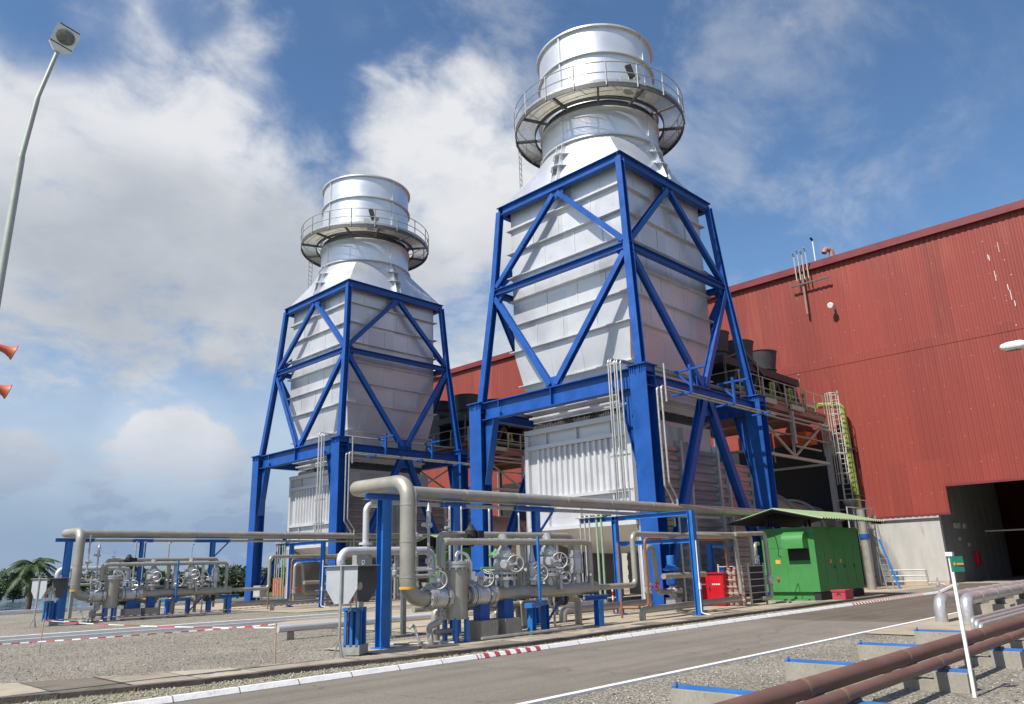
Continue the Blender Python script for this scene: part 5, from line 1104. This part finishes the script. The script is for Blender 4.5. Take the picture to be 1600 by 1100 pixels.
# vent silencer behind the elbow
t = thing('vent_silencer', 'round grey vent silencer with U-shaped pipe behind the nearer elbow', 'silencer', (12.3,17.7,0), 'vent silencers', 'round grey vent silencer with U-shaped pipe behind the farther elbow')
def tp(name, fn, m): mb = MB(); fn(mb); return mb.build(name, m, t)
tp('drum', lambda mb: mb.lathe((12.35,17.7,0),(0,0,1),[(1.78,.1),(1.8,.26),(2.18,.26),(2.22,.2)],22), 'galv')
tp('vent_pipe', lambda mb: [mb.tube([(12.9,17.7,3.5),(12.45,17.7,3.5),(12.45,17.7,2.2)],.085,12,.2), mb.lathe((12.45,17.7,2.42),(0,0,1),[(0,.18),(.06,.18)],16)], 'alu')
tp('u_pipe', lambda mb: mb.tube([(12.2,17.5,1.75),(11.55,17.5,1.75),(11.55,17.5,2.25),(14.6,17.5,2.25),(14.6,17.5,1.6)],.11,14,.24), 'alu')
tp('rack', lambda mb: [mb.tube([(11.6,17.9,1.75),(15.2,17.9,1.75)],.06,8), mb.tube([(11.9,18.1,1.55),(15.2,18.1,1.55)],.06,8), mb.bar((13.4,17.9,.03),(13.4,17.9,1.75),.12,.12), mb.bar((13.9,17.9,.03),(13.9,17.9,1.75),.12,.12), mb.bar((12.3,17.7,.03),(12.3,17.7,1.8),.14,.14)], 'galv')

# instrument shelter with trapezoid end plates
t = thing('instrument_shelter', 'grey shelter with trapezoid end plates on thin posts, beside the nearer skid', 'shelter', (9.95,14.55,0), 'instrument shelters', 'grey shelter with trapezoid end plates on thin posts, beside the farther skid','shelter')
def trap(c, u):
    c = V(c); u = V(u).normalized(); return [c-u*.36+V((0,0,.76)), c+u*.36+V((0,0,.76)), c+u*.36+V((0,0,.30)), c+u*.16, c-u*.16, c-u*.36+V((0,0,.30))]
ud = V((.50,-.87,0)); wd = V((.87,.50,0))
A = V((9.53,14.38,1.08)); B = A+wd*1.0
tp('end_plate', lambda mb: mb.prism(trap(A,ud),wd*.012), 'grey_paint')
tp('end_plate', lambda mb: mb.prism(trap(B,ud),wd*.012), 'dark_steel')  # dark tone paints in the shelter roof's shade on this plate
tp('roof', lambda mb: mb.prism([A-ud*.4+V((0,0,.765))-wd*.06,A+ud*.4+V((0,0,.765))-wd*.06,B+ud*.4+V((0,0,.765))+wd*.08,B-ud*.4+V((0,0,.765))+wd*.08],(0,0,.015)), 'grey_paint')
for P in (A-wd*.03, B+wd*.03):
    def f(mb):
        b = V((P.x,P.y,0)); mb.tube([b+V((0,0,.3)),b+V((0,0,1.9))],.028,10); mb.torus(b+V((0,0,1.93)),wd,.035,.01,14,6)
        for k in range(3): a = 2*PI*k/3+.6; mb.bar(b+V((.13*math.cos(a),.13*math.sin(a),0)),b+V((0,0,.38)),.035,.035)
    tp('post', f, 'galv')
for k, q in enumerate((.35,.62)): 
    c = A+wd*q+ud*.05+V((0,0,.34)); tp('gauge', lambda mb: [mb.lathe(c,ud,[(0,.07),(.08,.085),(.1,.075)],16), mb.tube([c,c-V((0,0,.5))],.015,6)], 'cream')
tp('alarm_beacon', lambda mb: mb.lathe(A+wd*.42+ud*.0+V((0,0,.02)),(0,0,1),[(0,.07),(.12,.07),(.16,.03)],14), 'red_box')
t = thing('battery_cabinet', 'slim light blue ribbed cabinet under the grey shelter, nearer skid', 'cabinet', (10.1,14.85,0), 'blue ribbed cabinets', 'slim light blue ribbed cabinet under the grey shelter, farther skid','shelter')
c = A+wd*.72; c = V((c.x,c.y,0))
tp('body', lambda mb: mb.obox(c+V((0,0,.56)),wd*.15,ud*.11,(0,0,.34)), 'blue')
tp('channel', lambda mb: [mb.obox(c+ud*y-wd*.19+V((0,0,.58)),wd*.03,ud*.03,(0,0,.40)) for y in (-.14,.0,.14)]+[mb.obox(c-wd*.19+V((0,0,.95)),wd*.05,ud*.2,(0,0,.03))]+[mb.obox(c+ud*.14+wd*y+V((0,0,.58)),wd*.03,ud*.03,(0,0,.40)) for y in (-.08,.14)], 'blue_plate')
tp('foot', lambda mb: mb.obox(c+V((0,0,.12)),wd*.22,ud*.2,(0,0,.10)), 'galv')
t = thing('drain_pipe_end', 'short bent pipe stub with a small tap by the gravel edge, nearer skid', 'pipe stub', (12.0,14.2,0), 'drain stubs', 'short bent pipe stub with a small tap by the gravel edge, farther skid')
tp('pipe', lambda mb: [mb.tube([(11.75,14.9,.42),(11.85,14.9,.50),(11.9,14.9,.45),(11.95,14.75,.06)],.03,8,.03), mb.tube([(11.3,15.6,.07),(12.6,14.3,.07)],.025,8), mb.tube([(11.2,16.0,.07),(12.8,14.6,.07)],.02,8)], 'galv')
tp('tap', lambda mb: [mb.lathe((12.1,14.55,.08),(0,0,1),[(0,.04),(.06,.06),(.16,.04),(.22,.02)],10), mb.tube([(12.0,14.55,.28),(12.2,14.55,.28)],.015,6)], 'silver')
t = thing('manhole_plate', 'dark steel cover plate lying on the slab edge, nearer skid', 'cover', (11.8,13.9,.03), 'cover plates', 'dark steel cover plate lying on the slab edge, farther skid')
tp('plate', lambda mb: mb.obox((11.9,14.0,.06),(.38,-.1,0),(.06,.22,0),(0,0,.025)), 'dark_steel')
tp('lifting_eye', lambda mb: mb.torus((11.9,14.0,.09),(1,0,0),.03,.008,12,6), 'galv')

# portal frame with small bore pipes
t = thing('portal_frame', 'light blue goal-shaped pipe portal near the road, nearer unit', 'pipe frame', (23.1,14.05,0), 'light blue portal frames', 'light blue goal-shaped pipe portal left of the grey shelter, farther unit')
for y in (14.1,17.3): tp('post', lambda mb: mb.ibeam((23.1,y,.05),(23.1,y,3.40),.18,.2,(0,1,0),.014,.012), 'sky_blue')
tp('top_beam', lambda mb: mb.ibeam((23.1,14.2,3.32),(23.1,18.9,3.32),.16,.18,(0,0,1),.014,.012), 'sky_blue')
tp('lower_beam', lambda mb: mb.ibeam((23.1,14.2,2.42),(23.1,17.2,2.42),.16,.18,(0,0,1),.014,.012), 'sky_blue')
for y in (14.1,17.3): tp('base_plate', lambda mb: mb.box(22.92,23.28,y-.18,y+.18,.028,.05), 'sky_blue')
tp('cable', lambda mb: [mb.tube([(23.05,13.98,2.4),(23.0,13.97,.12),(23.1,13.75,.05),(23.3,13.6,.04)],.02,6,.05), mb.box(22.98,23.06,13.92,13.98,.85,1.05)], 'white')
t = thing('hanging_pipes', 'row of five thin vertical pipes hung from the far end of the nearer blue portal', 'pipes', (23.1,18.2,0), 'thin vertical pipe rows', 'row of five thin vertical pipes hung from the far end of the farther blue portal')
for k in range(5):
    y = 18.85-.22*k-(.12 if k > 2 else 0)
    tp('pipe', lambda mb: mb.tube([(23.0,y,.3),(23.0,y,3.5),(23.6,y,3.5)],.042 if k > 2 else .032,8,.08), 'mint' if k > 2 else 'galv')
tp('bracket', lambda mb: mb.box(22.9,23.2,17.7,19.0,3.41,3.45), 'galv')
def pipe1(name, lab, lab2, pts, r, m, b, grp='service pipes', extra=None, off='skid'):
    t = thing(name, lab, 'pipe', pts[0], grp, lab2, off)
    mb = MB(); mb.tube(pts,r,12,b); mb.build('pipe', m, t)
    if extra:
        for nm, fn, mm in extra: mb = MB(); fn(mb); mb.build(nm, mm, t)
    return t
def vbody(p, ax=(0,0,1), r=.1): return ('valve', lambda mb: (flange(mb,V(p)-V(ax)*.13,ax,r,.02,6), flange(mb,V(p)+V(ax)*.13,ax,r,.02,6), mb.lathe(V(p)-V(ax)*.12,ax,[(0,r*.7),(.12,r*.95),(.24,r*.7)],12)), 'silver')
def vwheel(p, ax, r, m='silver'): return ('handwheel', lambda mb: wheel(mb,p,ax,r,3), m)
pipe1('service_pipe','copper brown pipe rising and running right through the nearer blue portal','copper brown pipe rising and running right through the farther blue portal',
      [(21.6,16.2,.12),(21.6,16.2,.32),(22.0,15.3,.32),(22.0,15.3,2.52),(27.9,15.6,2.52),(27.9,15.6,1.45)],.05,'rust',.18)
pipe1('service_pipe','thin copper brown upright beside the grey elbow at the nearer portal','thin copper brown upright beside the grey elbow at the farther portal',[(20.9,15.6,.05),(20.9,15.6,2.4)],.035,'rust',.1)
pipe1('service_pipe','fat grey bent pipe with valve in the middle of the nearer portal','fat grey bent pipe with valve in the middle of the farther portal',
      [(22.3,15.5,.3),(22.3,15.5,2.25),(22.75,15.5,2.25),(22.9,15.5,.75),(24.6,15.7,.75)],.085,'pipe',.18,extra=[vbody((22.3,15.5,.9),r=.13),vbody((23.9,15.62,.75),(1,0,0),.12),('handwheel',lambda mb: wheel(mb,(22.5,15.3,.95),AX,.13),'red_box')])
pipe1('service_pipe','short thick level grey pipe across the nearer portal','short thick level grey pipe across the farther portal',[(22.6,15.05,1.28),(25.8,15.4,1.28)],.095,'pipe',.1)
pipe1('service_pipe','long grey pipe with turned-down end low in front of the nearer portal','long grey pipe with turned-down end low in front of the farther portal',[(20.6,14.6,.02),(20.6,14.6,.32),(27.5,15.0,.34)],.105,'pipe',.22)
pipe1('service_pipe','second low grey pipe with turned-down end further back at the nearer portal','second low grey pipe with turned-down end further back at the farther portal',[(19.4,16.8,.02),(19.4,16.8,.34),(24.5,17.0,.34)],.13,'pipe',.22)
pipe1('service_pipe','grey pipe with orange handwheel dropping in front of the green enclosure','grey pipe with handwheel dropping in front of the farther green enclosure',[(27.6,15.0,2.7),(29.95,14.95,2.75),(29.95,14.95,.28),(29.2,15.0,.26)],.085,'pipe',.2,off='tower',
      extra=[vbody((29.95,14.95,.95),r=.14),('handwheel',lambda mb:(wheel(mb,(30.15,14.7,.95),(.5,-.8,0),.1,3),mb.torus((30.17,14.68,.95),(.5,-.8,0),.1,.03,18,6)),'rust'),('sample_hose',lambda mb: mb.tube([(30.0,14.9,2.7),(30.35,14.7,2.6),(30.4,14.65,2.1),(30.3,14.65,1.85),(30.45,14.6,1.8)],.016,6,.06),'dark')])
pipe1('service_pipe','grey pipe with a double valve, left of the one before the green enclosure','grey pipe with a double valve, left of the one before the farther enclosure',[(24.5,15.1,2.68),(29.0,15.1,2.7),(29.0,15.1,1.5)],.085,'pipe',.2,off='tower')
pipe1('service_pipe','short hooked grey pipe with a silver valve between the enclosure pipes','short hooked grey pipe with a silver valve between the farther enclosure pipes',[(30.0,15.3,2.35),(29.5,15.2,2.35),(29.5,15.2,1.45)],.075,'pipe',.18,off='tower',extra=[vbody((29.5,15.2,1.72),r=.13)])
t = thing('pump', 'light blue vertical pump standing inside the nearer portal', 'pump', (24.7,16.1,0), 'blue pumps', 'light blue vertical pump standing inside the farther portal')
tp('motor', lambda mb: mb.lathe((24.7,16.1,0),(0,0,1),[(1.42,.1),(1.44,.30),(1.52,.30),(1.54,.2),(1.60,.2),(1.62,.14),(1.95,.14),(1.97,.12)],22), 'sky_blue')
tp('volute', lambda mb: [mb.lathe((24.7,16.1,0),(0,0,1),[(.9,.1),(.95,.2),(1.15,.22),(1.3,.12),(1.42,.1)],18), mb.tube([(24.7,16.1,1.05),(24.4,15.9,1.05)],.09,10)], 'blue')
tp('stand', lambda mb: [mb.box(24.5,24.9,15.9,16.3,.02,.5), mb.lathe((24.7,16.1,.5),(0,0,1),[(0,.14),(.42,.12)],14)], 'galv')
t = thing('blue_post', 'light blue square post behind the cylinder rack', 'post', (28.9,16.9,0))
tp('post', lambda mb: mb.ibeam((28.9,16.9,.03),(28.9,16.9,2.4),.2,.2,(1,0,0),.015,.012), 'sky_blue'); tp('arm', lambda mb: mb.bar((28.9,16.8,2.3),(30.2,16.7,2.3),.12,.1), 'sky_blue')
t = thing('ground_line', 'long low silver pipe on short stubs lying across the slab between the towers', 'pipe', (14,19.6,0))
tp('pipe', lambda mb: mb.tube([(11.2,19.9,.30),(20.5,19.9,.30)],.10,12), 'alu'); [tp('stub', lambda mb: mb.box(x-.08,x+.08,19.85,19.95,.0,.2), 'concrete') for x in (11.6,14.5,17.4,20.2)]
t = thing('ground_line', 'low grey pipe with upright stub ends on the slab behind the nearer T-stand', 'pipe', (17.5,18.5,0))
tp('pipe', lambda mb: mb.tube([(18.0,18.4,.02),(18.0,18.4,.42),(24,18.6,.42)],.09,12,.14), 'galv'); tp('sleeve', lambda mb: mb.lathe((18.0,18.4,.02),(0,0,1),[(0,.16),(.3,.16),(.32,.1)],14), 'concrete')
t = thing('warning_pole', 'short red and white striped pole behind the valve header', 'pole', (22.0,20.2,0), 'striped poles')
for y_, lab in ((0,'left of two short red and white striped poles behind the nearer header'),(1,'right of two short red and white striped poles, beside the blue portal post')):
    if y_: t = thing('warning_pole', lab, 'pole', (23.5,17.9,0), 'striped poles')
    else: t['label'] = lab
    bx_, by_ = ((22.0,20.2),(23.5,17.9))[y_]
    for k in range(6): tp('band', lambda mb: mb.lathe((bx_,by_,.02+.15*k),(0,0,1),[(0,.035),(.149,.035)],10), 'red_box' if k%2 == 0 else 'white')
t = thing('control_box', 'pale grey control box on thin legs behind the nearer T-stand', 'control box', (23.3,21.0,0), 'grey control boxes', 'pale grey control box on thin legs behind the farther portal')
tp('box', lambda mb: mb.box(23.1,23.5,20.6,21.4,.5,1.15), 'galv'); [tp('leg', lambda mb: mb.box(23.25,23.32,y-.03,y+.03,.02,.5), 'galv') for y in (20.7,21.3)]; tp('door', lambda mb: mb.box(23.085,23.099,20.65,21.35,.55,1.1), 'lamp_grey')

# ------------------------------------------------------------------ barrier tape and stake
t = thing('wooden_stake', 'thin raw wooden stake holding the barrier tape, in the gravel', 'stake', (8.09,14.4,0), 'tape stakes')
tp('stake', lambda mb: mb.bar((8.09,14.4,-.1),(8.05,14.38,.82),.022,.022), 'wood')
t = thing('wooden_stake', 'thin farther wooden stake with barrier tape, before the far skid', 'stake', (6.4,23.2,0), 'tape stakes')
tp('stake', lambda mb: mb.bar((6.4,23.2,-.1),(6.42,23.18,.80),.024,.024), 'wood')
def tape(p0, p1, sag, lab):
    p0, p1 = V(p0), V(p1); n = 40; vs = []
    for i in range(n+1):
        u = i/n; c = p0.lerp(p1,u)-V((0,0,sag*4*u*(1-u))); tw = .5*math.sin(u*19)
        h = V((.3*math.sin(tw),.6*math.sin(tw),math.cos(tw)))*.011; vs += [c+h, c-h]
    mb = MB(); mb.add(vs,[(2*i,2*i+1,2*i+3,2*i+2) for i in range(n)])
    solo(mb, 'barrier_tape', 'tape', lab, 'barrier tape', p0, 'barrier tapes')
tape((8.05,14.38,.78),(.6,19.4,.62),.05,'lower red and white barrier tape running left from the near stake')
tape((8.05,14.38,.72),(6.42,23.18,.76),.05,'red and white barrier tape running from the near stake to the farther stake')
tape((6.42,23.18,.76),(24.0,27.3,.9),.12,'red and white barrier tape running right from the farther stake')
# loose stones and weeds
def octa(mb, c, r, rr):
    ax = [r*rr.uniform(.6,1.2) for _ in range(3)]; q = Quaternion((rr.gauss(0,1),rr.gauss(0,1),rr.gauss(0,1)), rr.uniform(0,3))
    vs = [c+q @ V(p) for p in ((ax[0],0,0),(-ax[0],0,0),(0,ax[1],0),(0,-ax[1],0),(0,0,ax[2]*.7),(0,0,-ax[2]*.7))]
    mb.add(vs,[(0,2,4),(2,1,4),(1,3,4),(3,0,4),(2,0,5),(1,2,5),(3,1,5),(0,3,5)])
mb = MB(); rr = random.Random(9)
for i in range(15000):
    if i%3 == 0: x, y = 4.5+rr.random()**1.5*15, rr.uniform(-1.5,7.28)
    elif i%3 == 1: x, y = 1.5+rr.random()*13, rr.uniform(13.6,27.0)
    else: x, y = rr.uniform(3,26), None
    if y is None: y = rr.uniform(11.89, lin(FRT,x)-.01)
    elif i%3 == 1 and y < lin(BCK,x)+.03: continue
    if i%3 == 1 and 10.4 < x and y < 16.5: continue
    if i%3 == 0 and 18.8 < x < 26 and y > 5.1: continue
    octa(mb, V((x,y,.058 if i%3 == 2 else .008)), rr.choice((.013,.017,.02,.026)), rr)
SM = foliage('loose_stone',(.13,.115,.095),(.46,.42,.35)); SM.node_tree.nodes['Principled BSDF'].inputs['Roughness'].default_value = .95
solo(mb,'loose_gravel',SM,'loose grey-beige stones scattered over the gravel yard and along the kerb','gravel',(8,8,0),kind='stuff')
mb = MB()
for i in range(2600):
    x = rr.uniform(2.5,32); f_ = lin(FRT,x); y = rr.choice((11.9,f_-.02,f_-.04))+rr.gauss(0,.035)
    if mnoise.noise((x*.6,y,3)) < -.05: continue
    a = rr.uniform(0,6.28); h = rr.uniform(.02,.075); w2 = .006
    p = V((x,y,.05)); mb.add([p+V((w2*math.cos(a),w2*math.sin(a),0)),p-V((w2*math.cos(a),w2*math.sin(a),0)),p+V((rr.gauss(0,.03),rr.gauss(0,.03),h))],[(0,1,2)])
WM = foliage('dry_weed',(.10,.11,.03),(.26,.22,.07))
solo(mb,'weeds',WM,'yellow-green weeds growing in the gap between kerb and paving edge','weeds',(8,12,0),kind='stuff')
# ------------------------------------------------------------------ vegetation
def at(px, d): r = (px-800)/1195*d; return V((.6994*r+.6932*d*.96, -.7141*r+.6676*d*.96, 0))
def crown_mesh(name, seed, n, w_, h, leaf, m, lobes):
    rr = random.Random(seed); mb = MB(); L_ = []
    for k in range(lobes):
        a = rr.uniform(0,2*PI); q = rr.uniform(.1,.62); L_.append((V((math.cos(a)*q*w_/2, math.sin(a)*q*w_/2, h*rr.uniform(.38,.80))), rr.uniform(.16,.30)*w_))
    L_.append((V((0,0,h*.6)), .32*w_))
    for i in range(n):
        c, r = rr.choice(L_); d = V((rr.gauss(0,1),rr.gauss(0,1),rr.gauss(0,.75))).normalized()*r*rr.uniform(.55,1.08)
        p = c+d; p.z = max(.12*h, p.z); s = leaf*rr.uniform(.6,1.4)
        u = V((rr.gauss(0,1),rr.gauss(0,1),rr.gauss(0,.6))).normalized(); v = u.cross(V((rr.gauss(0,1),rr.gauss(0,1),rr.gauss(0,1)))).normalized()
        mb.add([p-u*s, p+v*s*.45, p+u*s, p-v*s*.45],[(0,1,2,3)])
    return mb
def trunk_mesh(seed, h):
    rr = random.Random(seed); mb = MB(); mb.tube([(0,0,-.1),(.05*h*rr.uniform(-1,1),0,h*.35),(0,.04*h,h*.7)],lambda u: h*.035*(1-.6*u),8)
    for k in range(5):
        a = rr.uniform(0,6.28); mb.tube([(0,0,h*.3),(math.cos(a)*h*.16,math.sin(a)*h*.16,h*.55),(math.cos(a)*h*.24,math.sin(a)*h*.24,h*.72)],lambda u: h*.014*(1-.7*u),6)
    return mb
def tree_proto(name, seed, n, w_, h, leaf, m, lobes, lab, cat, grp):
    t = thing(name, lab, cat, (0,0,0), grp)
    trunk_mesh(seed,h).build('trunk','trunk',t); crown_mesh(name,seed,n,w_,h,leaf,m,lobes).build('crown',m,t,smooth=False); return t
PR = [tree_proto('broadleaf_tree', 11, 2600, 3.6, 3.2, .16, 'leaf', 9, '', 'tree', 'trees beyond the boundary kerb'),
      tree_proto('broadleaf_tree', 12, 2600, 4.4, 2.9, .17, 'leaf_dark', 11, '', 'tree', 'trees beyond the boundary kerb'),
      tree_proto('broadleaf_tree', 13, 2200, 2.8, 3.0, .15, 'leaf', 7, '', 'tree', 'trees beyond the boundary kerb')]
used = set()
TR = [(212,66,0,1.0),(232,70,1,.95),(262,78,1,.9),(291,64,0,1.05),(322,66,2,1.0),(345,72,1,1.0),(372,68,0,.85),(412,66,1,.95),(436,74,0,1.0),(462,63,2,.9),(483,70,1,1.0),(510,76,0,1.0),(540,70,1,1.0),(2,56,1,.85),(-30,60,0,1.1),(62,66,1,.9),(78,60,2,.8),(104,84,1,.9),(20,72,0,1.15)]
words = ['left of the far skid','behind the far valve header','behind the far skid, in its middle','tallest behind the far skid','slim, behind the far header','just left of the far blue frame','beside the far blue frame leg','right of the far blue leg','under the far stack, left','slim, under the far stack','under the far stack, middle','under the far stack, right','behind the grey shelter','low and dark, left of the palm','at the left picture edge','right of the palm','behind the far trapezoid plate','far off, behind the far big elbow','behind the palm crown']
for (px, d, k, s), w_ in zip(TR, words):
    o = PR[k] if k not in used else copy_tree(PR[k]); used.add(k)
    o.location = at(px,d); o.rotation_euler.z = random.uniform(0,6.28); s *= .74; o.scale = (s*random.uniform(.95,1.35),s,s); o['label'] = 'bushy green tree '+w_
# hedge line far off
mb = MB(); rr = random.Random(21)
for i in range(9000):
    px = rr.uniform(-150,1000); d = rr.uniform(170,240); p = at(px,d); hh = 3.2+3.2*max(0,mnoise.noise((px*.018,2.2,0)))+1.5*mnoise.noise((px*.08,5,0))
    p.z = hh*rr.random()**.7; s = rr.uniform(.4,.9); u = V((rr.gauss(0,1),rr.gauss(0,1),rr.gauss(0,1))).normalized(); v = u.cross(V((rr.gauss(0,1),rr.gauss(0,1),rr.gauss(0,1)))).normalized()
    mb.add([p-u*s,p+v*s*.6,p+u*s,p-v*s*.6],[(0,1,2,3)])
solo(mb, 'treeline', 'leaf_dark', 'long dark line of distant trees beyond the lagoon', 'trees', at(300,200), kind='stuff')
def palm(o, h, seed, lab, s=1.):
    t = thing('palm_tree', lab, 'palm', o, 'palms by the lagoon'); rr = random.Random(seed)
    mb = MB(); o = V(o); mb.tube([o+V((0,0,-.1)),o+V((.06,.05,h*.5)),o+V((.02,.1,h))],lambda u: .17-.05*u,12)
    for k in range(9): mb.ring(o+V((.03,.05,0)),.05,.185-.006*k,.15+h*k/10,.19+h*k/10,12)
    mb.build('trunk','trunk',t)
    mb = MB(); top = o+V((.02,.1,h))
    for k in range(34):
        a = 2*PI*k/34*5.3+rr.uniform(-.2,.2); el = rr.uniform(-.25,1.25); L_ = s*rr.uniform(1.5,2.0); d = V((math.cos(a),math.sin(a),0)); P = []
        for i in range(13):
            u = i/12; P.append(top+d*(L_*u*math.cos(el*(1-u*.5)))+V((0,0,L_*u*math.sin(el)-.62*L_*u*u*(1+.5*math.cos(el)))))
        sd_ = V((-math.sin(a),math.cos(a),0))
        for i in range(12):
            mb.bar(P[i],P[i+1],.025,.015) if (P[i+1]-P[i]).length > 1e-3 else None
            for q in (0,.33,.66):
                c = P[i].lerp(P[i+1],q); u = (i+q)/12; ll = s*.42*math.sin(PI*min(1,.12+u*.86))+.05; dr = (P[i+1]-P[i]).normalized()
                for g in (-1,1):
                    tip = c+(sd_*g*.75+dr*.55).normalized()*ll-V((0,0,ll*.45*rr.uniform(.5,1.2))); w2 = dr*.034
                    mb.add([c-w2,c+w2,tip],[(0,1,2)])
    mb.build('crown','palm',t,smooth=False)
palm((13.9,53.6,0),2.7,3,'short coconut palm with a full drooping crown beyond the boundary kerb',.98)
palm((10.8,53.6,0),.4,5,'small young palm at the left edge, low fronds only',.62)
t = thing('orange_barrier', 'orange plastic net barrier seen through the farther blue portal', 'barrier', (29.4,49.7,0))
o_ = at(488,60)
for k, (dx, hh) in enumerate(((-1.1,1.15),(-.35,.6),(.3,.9),(1.0,.55))):
    c = o_+V((.7*dx,-.71*dx,0)); tp('panel', lambda mb: mb.obox(c+V((0,0,.35+hh/2)),V((.7,-.71,0))*.33,V((.71,.7,0))*.02,(0,0,hh/2)), 'orange'); tp('post', lambda mb: mb.bar(c,c+V((0,0,1.2)),.05,.05), 'galv')

# ------------------------------------------------------------------ second unit
OFF = {'tower': V((-.115,22.18,0)), 'skid': V((-.25,22.2,0)), 'shelter': V((.1,21.6,0))}
for o, lab, off in U1:
    c = copy_tree(o); c.location = V(o.location)+OFF[off]; c['label'] = lab
    ref = o.get('category')
for o in bpy.data.objects:
    if '_org' in o: del o['_org']
